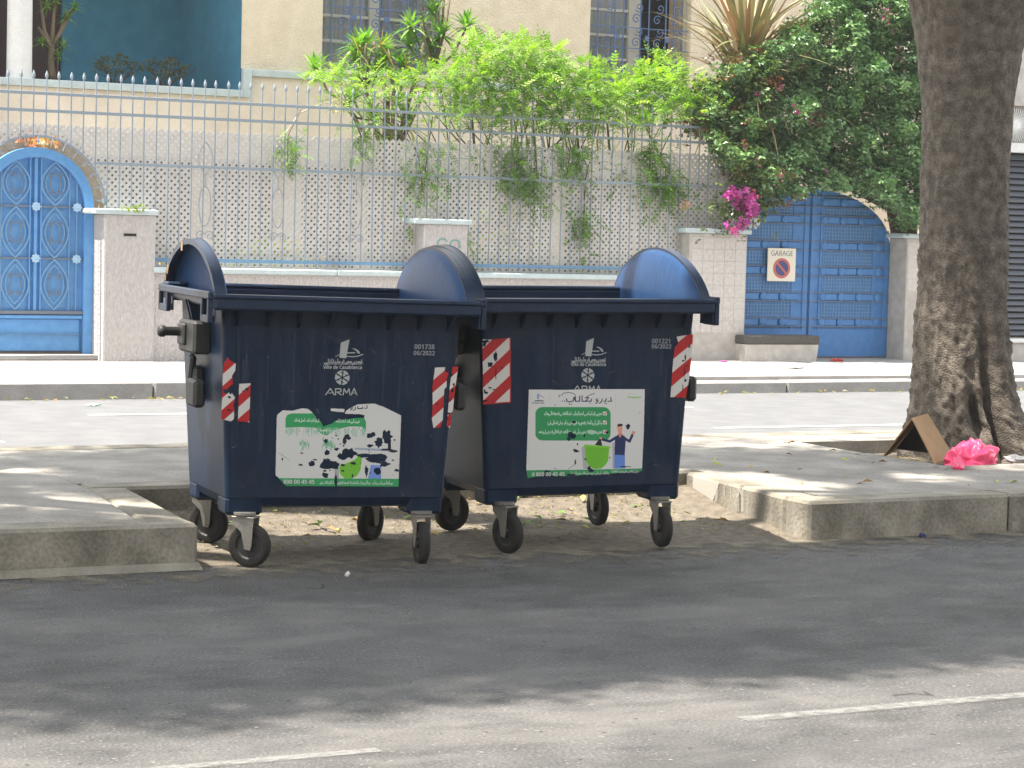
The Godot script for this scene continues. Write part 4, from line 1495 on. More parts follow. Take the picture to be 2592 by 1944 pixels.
	# sprays that break the outline
	for i in 420:
		var e := rng.randi() % 18
		var p: Vector2 = outline[e].lerp(outline[e + 1], rng.randf()) + Vector2(rng.randf_range(-0.05, 0.05), rng.randf_range(-0.04, 0.1))
		xf2.append(turned(Vector3(p.x - 11.4, p.y - 0.4, 0.3 + rng.randfn() * 0.2), Vector3(rng.randf_range(-1, 1), 0.7, rng.randf_range(-0.5, 0.8)), rng.randf_range(0.7, 1.1)))
		cols2.append(pick_color(lime))
	# hanging wisps in front of the lattice
	for c in [[11.35, 2.25, 0.26, 0.36, 210], [10.25, 2.1, 0.26, 0.36, 105], [12.0, 2.35, 0.2, 0.3, 120], [13.0, 2.4, 0.2, 0.3, 140], [13.25, 2.05, 0.26, 0.26, 170], [12.15, 1.62, 0.17, 0.22, 110], [8.72, 2.36, 0.14, 0.18, 50], [9.55, 2.5, 0.2, 0.3, 60], [10.65, 1.3, 0.14, 0.2, 60], [11.6, 1.95, 0.2, 0.2, 60]]:
		for i in c[4]:
			var p := Vector2(c[0] + rng.randfn() * c[2] * 0.55, c[1] + rng.randfn() * c[3] * 0.55)
			xf2.append(turned(Vector3(p.x - 11.4, p.y - 0.4, rng.randf_range(0.35, 0.6)), rand_dir() * 0.8 + Vector3(0, -0.3, 0.5), rng.randf_range(0.5, 0.95)))
			cols2.append(pick_color([Color(0.17, 0.31, 0.07), Color(0.23, 0.39, 0.09), Color(0.12, 0.22, 0.05)]))
	for c in [[11.35, 2.0], [11.25, 1.95], [11.45, 2.05], [10.25, 1.8], [10.3, 2.0], [12.0, 2.1], [13.0, 2.1], [13.25, 1.85], [13.2, 1.95], [12.15, 1.5], [12.2, 1.6], [8.72, 2.2], [11.6, 1.85]]:
		var e := Vector3(c[0] - 11.4 + rng.randf_range(-0.05, 0.05), c[1] - 0.4, 0.47)
		tube(st, [Vector3(e.x + rng.randf_range(-0.25, 0.25), 2.35, 0.35), Vector3(e.x + rng.randf_range(-0.08, 0.08), lerpf(2.35, e.y, 0.5), 0.45), e], [0.008, 0.006, 0.003], 4)
	# looser leaves between the clumps
	for i in 320:
		xf2.append(turned(Vector3(rng.randf_range(-1.3, 2.1), rng.randf_range(1.55, 2.35), rng.randf_range(0.35, 0.55)), rand_dir() * 0.8 + Vector3(0, -0.3, 0.5), rng.randf_range(0.45, 0.8)))
		cols2.append(pick_color([Color(0.16, 0.28, 0.07), Color(0.24, 0.36, 0.1), Color(0.1, 0.19, 0.05)]))
	cloud("foliage", fr, lm, xf2, cols2, sh)
	for i in 34:
		var bx := rng.randf_range(9.2, 13.6)
		var root := Vector3(lerpf(bx, 11.8, 0.55) - 11.4 + rng.randf_range(-0.6, 0.6), rng.randf_range(1.2, 1.9), rng.randf_range(0.0, 0.45))
		var e := Vector3(bx - 11.4, rng.randf_range(2.4, 2.95), rng.randf_range(-0.1, 0.3))
		var m := root.lerp(e, 0.5) + Vector3(rng.randf_range(-0.12, 0.12), -0.06, 0.02)
		tube(st, [root, m, e], [0.011, 0.008, 0.004], 5)
	for x in [-0.5, 0.25, 0.8, 1.2]:
		tube(st, [Vector3(x * 0.9, 0, 0), Vector3(x, 0.9, 0.1), Vector3(x + 0.15, 1.6, 0.15), Vector3(x + 0.1, 2.4, 0.05)], [0.035, 0.028, 0.02, 0.012], 6)
	part("stems", st, M.stem_dark, sh)
	# white flowering stem arching at the left of the shrub
	var fs := thing("flowering_stem", "thin arching stem with a pale pink flower above the fence", "plant", Vector3(8.9, 0.4, -22.5))
	st = st_new(true)
	tube(st, [Vector3(-0.35, 0, 0), Vector3(-0.25, 1.95, 0), Vector3(-0.02, 2.32, 0.05), Vector3(0.25, 2.44, 0.05), Vector3(0.5, 2.45, 0.05)], [0.012, 0.009, 0.007, 0.006, 0.005], 5)
	part("stem", st, mat(lin(0.55, 0.5, 0.42), 0.8), fs)
	flower_bunch(fs, Vector3(0.4, 2.42, 0.08), 0.09, 26, [Color(0.75, 0.6, 0.6), Color(0.8, 0.72, 0.7)], 0.035)
	# --- yucca with dry skirt
	var yu := thing("yucca", "large palm-like yucca with dry hanging leaves right of the window", "plant", Vector3(14.55, 0.4, -22.75))
	st = st_new(true)
	tube(st, [Vector3(0, 0, 0), Vector3(0.02, 1.5, 0), Vector3(0, 2.8, 0), Vector3(0, 3.35, 0)], [0.14, 0.12, 0.12, 0.1], 10)
	part("trunk", st, M.stem_dark, yu)
	for i in 150:
		st = st_new()
		var an := TAU * i * 0.382
		var el := lerpf(1.45, 0.05, pow(i / 150.0, 1.1)) + rng.randf_range(-0.2, 0.2)
		var c := pick_color([Color(0.22, 0.22, 0.1), Color(0.3, 0.285, 0.15), Color(0.17, 0.18, 0.08), Color(0.4, 0.31, 0.2), Color(0.34, 0.2, 0.12)])
		strap(st, Vector3(cos(an) * 0.08, 3.15 + 0.25 * sin(i * 1.7), sin(an) * 0.08), Vector3(cos(an) * cos(el), sin(el), sin(an) * cos(el)), rng.randf_range(1.0, 1.7), 0.065, rng.randf_range(0.1, 0.4), c)
		part("leaf", st, lm_dry, yu)
	for i in 30:
		st = st_new()
		var an := TAU * i / 30.0 + rng.randf_range(-0.1, 0.1)
		strap(st, Vector3(cos(an) * 0.1, rng.randf_range(2.75, 3.1), sin(an) * 0.1), Vector3(cos(an), 0.35, sin(an)).normalized(), rng.randf_range(0.6, 0.95), 0.05, rng.randf_range(0.9, 1.5), pick_color(straw))
		part("dry_leaf", st, lm_dry, yu)
	# --- bougainvillea over the garage
	var bo := thing("bougainvillea", "dense dark green bougainvillea with magenta flowers above the garage gate", "climber", Vector3(15.3, 0.4, -22.3))
	var bp := PackedVector2Array([Vector2(13.5, 2.9), Vector2(13.75, 3.3), Vector2(13.95, 3.6), Vector2(14.5, 3.75), Vector2(14.95, 4.05), Vector2(15.25, 4.35), Vector2(15.5, 4.5), Vector2(16.3, 4.7), Vector2(17.2, 4.6), Vector2(17.5, 3.6), Vector2(17.3, 2.4), Vector2(16.95, 1.78), Vector2(16.6, 1.72), Vector2(16.4, 1.68), Vector2(16.22, 1.9), Vector2(15.7, 2.1), Vector2(15.2, 2.14), Vector2(14.8, 2.02), Vector2(14.5, 1.86), Vector2(14.3, 1.95), Vector2(14.1, 2.16), Vector2(13.9, 2.3), Vector2(13.7, 2.5)])
	var nz := noise(91, 1.6, 3)
	var xf3 := []
	var cols3 := []
	var sp := spray_mesh(7, 0.085, 0.062, 0.042, 5)
	for i in 13500:
		var p := inside(bp)
		var puff := nz.get_noise_2d(p.x, p.y * 1.2)
		var z := -21.98 + puff * 0.55 - absf(rng.randfn()) * 0.26
		if p.y < 2.6:
			z += 0.06
		xf3.append(turned(Vector3(p.x - 15.3, p.y - 0.4, z + 22.3), rand_dir() * 0.7 + Vector3(0, 0.2, 0.7), rng.randf_range(0.6, 1.15)))
		var col := pick_color([Color(0.09, 0.18, 0.075), Color(0.16, 0.3, 0.125), Color(0.26, 0.42, 0.2), Color(0.2, 0.33, 0.125)])
		var dry := nz.get_noise_2d(p.x * 0.9 + 40, p.y * 2.0)
		if dry > 0.24 and p.x < 15.0 and rng.randf() < 0.55:
			col = pick_color([Color(0.22, 0.11, 0.05), Color(0.16, 0.085, 0.045)])
		elif p.x < 14.4 and rng.randf() < 0.35:
			col = pick_color([Color(0.13, 0.2, 0.04), Color(0.17, 0.24, 0.06)])
		cols3.append(col)
	# sprays lying over the pier on the left, with yellow-green leaves
	for i in 170:
		var p := Vector2(14.05 + rng.randfn() * 0.22, 1.9 + rng.randfn() * 0.14)
		xf3.append(turned(Vector3(p.x - 15.3, p.y - 0.4, rng.randf_range(0.2, 0.42)), rand_dir() + Vector3(0, 0.2, 0.5), rng.randf_range(0.5, 0.9)))
		cols3.append(pick_color([Color(0.14, 0.2, 0.05), Color(0.08, 0.13, 0.035)]))
	cloud("foliage", sp, lm_dark, xf3, cols3, bo)
	st = st_new(true)
	for i in 16:
		var x := lerpf(-1.6, 1.9, i / 15.0)
		tube(st, [Vector3(1.7, 0, -0.3), Vector3(1.5 + rng.randf_range(-0.2, 0.2), 1.5, -0.35), Vector3(x * 0.6 + 0.5, 2.2, -0.25), Vector3(x, rng.randf_range(2.0, 3.6), -0.2)], [0.05, 0.035, 0.022, 0.01], 5)
	part("stems", st, M.stem_dark, bo)
	var mag := [Color(0.6, 0.07, 0.5), Color(0.72, 0.13, 0.62), Color(0.45, 0.05, 0.36)]
	for f in [[14.02, 1.98, 0.14, 70], [14.1, 1.86, 0.1, 60], [13.86, 2.02, 0.1, 30], [13.88, 1.66, 0.09, 14], [14.02, 1.7, 0.06, 10]]:
		flower_bunch(bo, Vector3(f[0] - 15.3, f[1] - 0.4, 0.45), f[2], f[3], mag, 0.05)
	for f in [[14.2, 3.2], [14.35, 3.1], [14.45, 3.25], [14.6, 3.0], [14.0, 2.85], [13.95, 2.7], [14.05, 2.62], [15.9, 4.1], [16.0, 4.0], [15.85, 4.2], [14.8, 2.9], [14.3, 2.25], [14.15, 2.4], [15.1, 2.3], [14.5, 2.3], [14.7, 3.4], [16.2, 3.7]]:
		flower_bunch(bo, Vector3(f[0] - 15.3 + rng.randf_range(-0.05, 0.05), f[1] - 0.4, 0.3 + nz.get_noise_2d(f[0], f[1] * 1.2) * 0.55 + 0.05), 0.07, 6, [Color(0.36, 0.06, 0.2), Color(0.45, 0.14, 0.28)], 0.03)
	# pink flower at the lattice
	var pf := thing("pink_flower", "pale pink flower poking through the lattice beside the magenta blooms", "flower", Vector3(13.45, 1.9, -22.2))
	flower_bunch(pf, Vector3.ZERO, 0.05, 18, [Color(0.8, 0.4, 0.45), Color(0.85, 0.55, 0.55)], 0.04)
	# --- low garden greenery seen through the lattice
	var gg := cloud("garden_undergrowth", spray_mesh(8, 0.1, 0.09, 0.05, 8), lm, undergrowth_xf(), under_cols(), self)
	gg.set_meta("label", "low green undergrowth in the garden behind the lattice")
	gg.set_meta("category", "undergrowth")
	# --- aloe-like plant and orange flowers above the entrance gate
	var al := thing("aloe_clump", "pale spiky aloe clump beside the arched gate behind the pier", "plant", Vector3(6.78, 1.5, -22.6))
	for i in 16:
		st = st_new()
		var an := TAU * i * 0.382
		var el := rng.randf_range(0.2, 1.3)
		strap(st, Vector3(rng.randf_range(-0.08, 0.08), 0, 0), Vector3(cos(an) * cos(el), sin(el), sin(an) * cos(el)), rng.randf_range(0.16, 0.36), 0.028, 0.1, pick_color([Color(0.5, 0.42, 0.3), Color(0.36, 0.36, 0.18), Color(0.55, 0.48, 0.38)]))
		part("leaf", st, lm, al)
	var oc := thing("orange_creeper", "orange red flowering creeper above the arched blue gate", "climber", Vector3(6.15, 2.3, -22.7))
	flower_bunch(oc, Vector3(0.05, 0.02, 0), 0.22, 95, [Color(0.6, 0.2, 0.14), Color(0.65, 0.36, 0.27), Color(0.65, 0.52, 0.42)], 0.045, 0.35)
	# weed on the pier cap
	var wd := thing("weed", "yellow green weed growing on the cap of the letter slot pier", "plant", Vector3(7.0, 1.66, -22.06))
	var xf4 := []
	var cols4 := []
	for i in 46:
		xf4.append(turned(Vector3(rng.randfn() * 0.07, 0.0 + absf(rng.randfn()) * 0.03 - 0.03, rng.randf_range(-0.04, 0.06)), rand_dir() + Vector3(0, 0.8, 0.4), rng.randf_range(0.6, 1.2)))
		cols4.append(pick_color([Color(0.3, 0.36, 0.08), Color(0.2, 0.28, 0.07), Color(0.36, 0.34, 0.14)]))
	cloud("foliage", leaf_mesh(0.06, 0.022), lm, xf4, cols4, wd)


var _under_n := 1500


func undergrowth_xf() -> Array:
	var out := []
	for i in _under_n:
		var x := rng.randf_range(7.0, 13.9)
		var h := 1.14 + 0.17 * sin(x * 2.3) + 0.1 * sin(x * 5.1)
		if x > 10.9 and x < 12.0:
			h = 1.95 - absf(x - 11.45) * 1.0
		out.append(turned(Vector3(x, rng.randf_range(0.6, maxf(0.8, h)), -22.62 - rng.randf() * 0.7), rand_dir() + Vector3(0, 0.4, 0.6), rng.randf_range(0.6, 1.2)))
	return out


func under_cols() -> Array:
	var out := []
	for i in _under_n:
		out.append(pick_color([Color(0.17, 0.28, 0.04), Color(0.12, 0.22, 0.04), Color(0.3, 0.32, 0.06), Color(0.4, 0.3, 0.08)] if rng.randf() < 0.9 else [Color(0.5, 0.25, 0.06)]))
	return out


func flower_bunch(parent: Node, p: Vector3, r: float, n: int, cols: Array, size: float, flat := 1.0) -> void:
	var st := st_new()
	for i in n:
		var d := rand_dir() * r * pow(rng.randf(), 0.4)
		d.y *= flat
		var o := p + d
		var c := pick_color(cols)
		var b := Basis.looking_at((d + rand_dir() * r * 0.6 + Vector3(0, 0, 0.01)).normalized(), Vector3(0.1, 0.99, 0.05))
		for s in 3:
			var a := TAU * s / 3.0 + i
			var e := b * Vector3(cos(a), sin(a), -0.35).normalized() * size
			var sd := b * Vector3(-sin(a), cos(a), 0) * size * 0.42
			for v in [o, o + e * 0.55 + sd, o + e, o, o + e, o + e * 0.55 - sd]:
				st.set_color(c)
				st.add_vertex(v)
	part("blossom", st, M.leaf, parent)


# ================================================================ trees on the median
func trees() -> void:
	var t := thing("street_tree", "thick grey brown tree trunk with flutes in the median pit behind the cardboard", "tree", Vector3(9.37, 0.1, -11.95), "trees along the median")
	trunk(t)
	crown(t, Vector3(-0.3, 0, 2.2), 1)
	var t2 := thing("street_tree", "tree of the median outside the frame, its crown shading the bins", "tree", Vector3(1.3, 0.1, -12.0), "trees along the median")
	var st := st_new(true)
	tube(st, [Vector3(0, 0, 0), Vector3(0, 0.4, 0), Vector3(0.02, 1.6, 0), Vector3(0, 3.2, 0.05), Vector3(-0.1, 4.6, 0.2)], [0.55, 0.36, 0.29, 0.31, 0.2], 16)
	for b in [[-2.4, 9.2, 0.8], [2.2, 9.2, 1.8], [0.2, 9.5, -1.0], [-0.6, 9.2, 3.0]]:
		tube(st, [Vector3(0, 3.0, 0), Vector3(b[0] * 0.4, 4.4, b[2] * 0.4), Vector3(b[0], b[1], b[2])], [0.24, 0.15, 0.05], 8)
	part("trunk", st, M.bark, t2)
	crown(t2, Vector3(-0.3, 0, 2.25), 2)


func trunk(t: Node3D) -> void:
	var nz := noise(5, 1.0, 4)
	var st := st_new(true)
	var levels := [[-0.1, 0.50, 0.13], [0.05, 0.465, 0.17], [0.2, 0.395, 0.115], [0.4, 0.335, 0.06], [0.7, 0.30, 0.02], [1.1, 0.285, 0.0], [1.5, 0.28, -0.01], [2.0, 0.282, -0.02], [2.35, 0.295, -0.02], [2.6, 0.32, -0.02], [2.85, 0.365, -0.02], [3.1, 0.43, -0.02], [3.7, 0.56, -0.02]]
	var n := 168
	var rows := 230
	var plates := noise(8, 1.0, 2, FastNoiseLite.TYPE_CELLULAR)
	plates.cellular_return_type = FastNoiseLite.RETURN_DISTANCE2_SUB
	var scab := noise(9, 1.0, 3)
	var ring := func(j: int):
		var y := lerpf(-0.1, 3.7, float(j) / rows)
		var k := 0
		while k < levels.size() - 2 and y > levels[k + 1][0]:
			k += 1
		var f: float = smoothstep(0.0, 1.0, (y - levels[k][0]) / (levels[k + 1][0] - levels[k][0])) * 0.5 + 0.5 * (y - levels[k][0]) / (levels[k + 1][0] - levels[k][0])
		var r: float = lerpf(levels[k][1], levels[k + 1][1], f)
		var ox: float = lerpf(levels[k][2], levels[k + 1][2], f)
		var pts := []
		var low := clampf(1.0 - y / 1.6, 0.0, 1.0)
		for i in n:
			var a := TAU * i / n
			var flute := (0.10 * cos(a * 3.0 + 2.2 + y * 0.25) + 0.08 * cos(a * 5.0 + 0.6 - y * 0.2)) * (0.2 + 0.8 * low)
			# a deep fold on the side that faces the street, slightly right of the middle
			var da := wrapf(a - 1.72, -PI, PI)
			flute -= 0.36 * exp(-da * da / 0.012) * smoothstep(1.5, 0.3, y)
			var db := wrapf(a - 2.08, -PI, PI)
			flute -= 0.5 * exp(-db * db / 0.014 - pow((y - 0.34) / 0.13, 2.0))
			flute -= 0.16 * exp(-db * db / 0.01 - pow((y - 0.62) / 0.06, 2.0))
			var dc := wrapf(a - 2.3, -PI, PI)
			flute += 0.08 * exp(-dc * dc / 0.02 - pow((y - 0.5) / 0.16, 2.0))
			var c := Vector3(cos(a), 0, sin(a))
			var b := nz.get_noise_3d(c.x * 1.2, y * 1.6, c.z * 1.2) * 0.05 + nz.get_noise_3d(c.x * 5.0, y * 6.0 + 9.0, c.z * 5.0) * (0.025 + 0.05 * low)
			var pl := plates.get_noise_3d(c.x * 4.5, y * 11.0, c.z * 4.5)
			var sc := maxf(0.0, scab.get_noise_3d(c.x * 7.0, y * 13.0, c.z * 7.0) - 0.05)
			b += (clampf(pl * 0.03, -0.025, 0.025) + sc * 0.1) * (0.25 + 0.75 * smoothstep(2.3, 1.1, y))
			var rr := r * (1.0 + flute + b)
			pts.append(Vector3(c.x * rr + ox, y, c.z * rr))
		return pts
	var prev: Array = ring.call(0)
	for j in rows:
		var next: Array = ring.call(j + 1)
		for i in n:
			var i2 := (i + 1) % n
			tri(st, prev[i], prev[i2], next[i2])
			tri(st, prev[i], next[i2], next[i])
		prev = next
	part("trunk", st, M.bark, t)
	st = st_new(true)
	for b in [[-0.62, 4.3, 0.05, -2.8, 9.0, 0.9, 0.27], [0.6, 4.3, 0.1, 2.6, 9.1, 1.2, 0.28], [0.1, 4.5, -0.2, 0.4, 9.4, -0.9, 0.22], [-0.1, 4.4, 0.6, -0.4, 9.1, 3.4, 0.2]]:
		tube(st, [Vector3(b[0] * 0.2, 2.5, b[2] * 0.2), Vector3(b[0] * 0.42, 3.4, b[2] * 0.4), Vector3(b[0], b[1], b[2]), Vector3((b[0] + b[3]) / 2, 6.6, (b[2] + b[5]) / 2), Vector3(b[3], b[4], b[5])], [0.1, b[6] * 0.9, b[6] * 0.8, b[6] * 0.5, 0.05], 14)
	part("limbs", st, M.bark, t)


func crown(t: Node3D, off: Vector3, seed_: int) -> void:
	var r := RandomNumberGenerator.new()
	r.seed = 400 + seed_
	var sp := spray_mesh(12, 0.3, 0.16, 0.08, 30 + seed_)
	var xf := []
	var cols := []
	var clumps := []
	for i in 100:
		var a := r.randf() * TAU
		var k := sqrt(r.randf())
		clumps.append([off + Vector3(cos(a) * k * 4.2, 9.4 + r.randf_range(-0.9, 1.2) * (1.15 - k * k), sin(a) * k * 3.0), r.randf_range(0.75, 1.3)])
	# openings in the foliage, where the sun comes through: a place that it reaches, and how wide
	var gaps := [[Vector3(5.95, 1.35, -10.15), 0.34], [Vector3(3.42, 1.2, -10.1), 0.2], [Vector3(3.45, 0.85, -9.9), 0.17], [Vector3(4.6, 0.03, -10.95), 0.32], [Vector3(5.5, 0.03, -10.95), 0.4], [Vector3(6.2, 0.03, -10.8), 0.4], [Vector3(6.75, 0.15, -10.75), 0.3], [Vector3(7.1, 0.2, -10.3), 0.13], [Vector3(3.05, 0.2, -11.9), 0.12], [Vector3(2.95, 0.2, -10.6), 0.12], [Vector3(3.3, 0.2, -10.25), 0.1], [Vector3(9.05, 1.3, -11.6), 0.1], [Vector3(8.85, 0.3, -10.9), 0.07], [Vector3(8.0, 0.2, -10.5), 0.12]]
	var sun := Vector3(-0.42, 1.0, -0.03).normalized()
	var edge_noise := noise(17, 0.5, 3)
	for i in 13000:
		var c: Array = clumps[i % clumps.size()]
		var d: Vector3 = Vector3(r.randfn(), r.randfn() * 0.55, r.randfn()) * 0.5 * c[1]
		var p: Vector3 = c[0] + d
		if p.y < 6.0:
			continue
		var foot := p + t.position - sun * ((p.y + 0.1) / sun.y)
		if foot.z > -6.5 + 0.28 * edge_noise.get_noise_1d(foot.x) + 0.16 * smoothstep(3.2, 2.4, foot.x) - 0.25:
			continue
		var open := false
		for g in gaps:
			var v: Vector3 = p + t.position - g[0]
			if (v - sun * v.dot(sun)).length() < g[1] + 0.2 + 0.5 * g[1]:
				open = true
				break
		if open:
			continue
		xf.append(Transform3D(Basis.from_euler(Vector3(r.randf() * TAU, r.randf() * TAU, r.randf() * TAU)).scaled(Vector3.ONE * r.randf_range(0.7, 1.2)), p))
		var k := r.randf_range(0.7, 1.3)
		cols.append(Color(0.04 * k, 0.085 * k, 0.022 * k))
	cloud("crown", sp, leaf_mat(Color(0.25, 0.35, 0.08)), xf, cols, t)


# ================================================================ the two containers
const CL := Color(0, 0, 0, 0)


func rr_ring(hw: float, zf: float, zr: float, y: float, r: float) -> Array:
	var out := []
	for c in [[hw - r, zf - r, 0.0], [-hw + r, zf - r, PI / 2], [-hw + r, -zr + r, PI], [hw - r, -zr + r, PI * 1.5]]:
		for i in 6:
			var a: float = c[2] + PI / 2 * i / 5.0
			out.append(Vector3(c[0] + cos(a) * r, y, c[1] + sin(a) * r))
	return out


func loft(st: SurfaceTool, rings: Array, inward := false) -> void:
	for i in rings.size() - 1:
		var a: Array = rings[i]
		var b: Array = rings[i + 1]
		var n := a.size()
		for k in n:
			var k2 := (k + 1) % n
			var mid: Vector3 = (a[k] + a[k2] + b[k] + b[k2]) * 0.25
			var from := mid + Vector3(mid.x, 0, mid.z).normalized() if inward else Vector3(0, mid.y, 0)
			quad_out(st, a[k], a[k2], b[k2], b[k], from)


func fan(st: SurfaceTool, ring: Array, from: Vector3) -> void:
	for k in range(1, ring.size() - 1):
		tri_out(st, ring[0], ring[k], ring[k + 1], from)


# a point on the slightly raked front face
func front(p: Vector2, off := 0.003) -> Vector3:
	return Vector3(p.x, p.y, 0.353 + (p.y - 0.26) * 0.0198 + off)


func container_shape(t: Node3D, swivels: Array) -> void:
	var st := st_new(false)
	st.set_smooth_group(-1)
	loft(st, [rr_ring(0.47, 0.30, 0.27, 0.262, 0.03), rr_ring(0.502, 0.335, 0.33, 0.272, 0.03), rr_ring(0.516, 0.3535, 0.375, 0.31, 0.03), rr_ring(0.5635, 0.3705, 0.43, 1.12, 0.03), rr_ring(0.566, 0.372, 0.435, 1.17, 0.03)])
	fan(st, rr_ring(0.47, 0.30, 0.27, 0.262, 0.03), Vector3(0, 1, 0))
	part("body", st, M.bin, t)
	st = st_new()
	loft(st, [rr_ring(0.50, 0.335, 0.36, 0.29, 0.03), rr_ring(0.552, 0.358, 0.421, 1.17, 0.03)], true)
	fan(st, rr_ring(0.50, 0.335, 0.36, 0.29, 0.03), Vector3(0, -1, 0))
	part("inner_wall", st, M.bin_inside, t)
	# moulded feet above the castors
	for sx in [-1.0, 1.0]:
		for sz in [-1.0, 1.0]:
			st = st_new()
			box(st, Vector3(sx * 0.43, 0.272, sz * 0.272 - (0.01 if sz < 0 else 0.0)), Vector3(0.17, 0.085, 0.155), 0.014)
			part("foot_block", st, M.bin, t)
	# rim in four runs, each with a lip
	for r in [[-0.63, 0.63, 0.372, 0.468, "front"], [-0.63, 0.63, -0.54, -0.436, "rear"]]:
		st = st_new()
		var up: float = -0.007 if r[2] > 0 else 0.017
		box(st, Vector3(0, 1.185 + up * 0.5, (r[2] + r[3]) / 2), Vector3(1.255, 0.052 + absf(up), r[3] - r[2]), 0.01)
		box(st, Vector3(0, 1.2185 + up, (r[2] + r[3]) / 2 + (0.004 if r[2] > 0 else -0.004)), Vector3(1.266, 0.022, r[3] - r[2] + 0.006), 0.008)
		part("rim", st, M.bin_rim, t)
	for s in [-1.0, 1.0]:
		st = st_new()
		box(st, Vector3(s * 0.594, 1.192, -0.032), Vector3(0.07, 0.05, 0.80), 0.01, Basis(Vector3.RIGHT, 0.022))
		part("rim", st, M.bin_rim, t)
	# gussets under the rim
	for i in 8:
		st = st_new()
		var x := lerpf(-0.5, 0.5, i / 7.0)
		prism(st, PackedVector2Array([Vector2(0.36, 1.165), Vector2(0.452, 1.165), Vector2(0.376, 1.085), Vector2(0.36, 1.07)]), 0.012, Transform3D(Basis(Vector3(0, 0, 1), Vector3(0, 1, 0), Vector3(-1, 0, 0)), Vector3(x - 0.006, 0, 0)))
		part("gusset", st, M.bin, t)
	for s in [-1.0, 1.0]:
		end_shell(t, s)
		lifting_gear(t, s)
	for i in 4:
		caster(t, Vector3([-0.407, 0.407, -0.407, 0.407][i], 0, [0.38, 0.38, -0.385, -0.385][i]), deg_to_rad(swivels[i]))


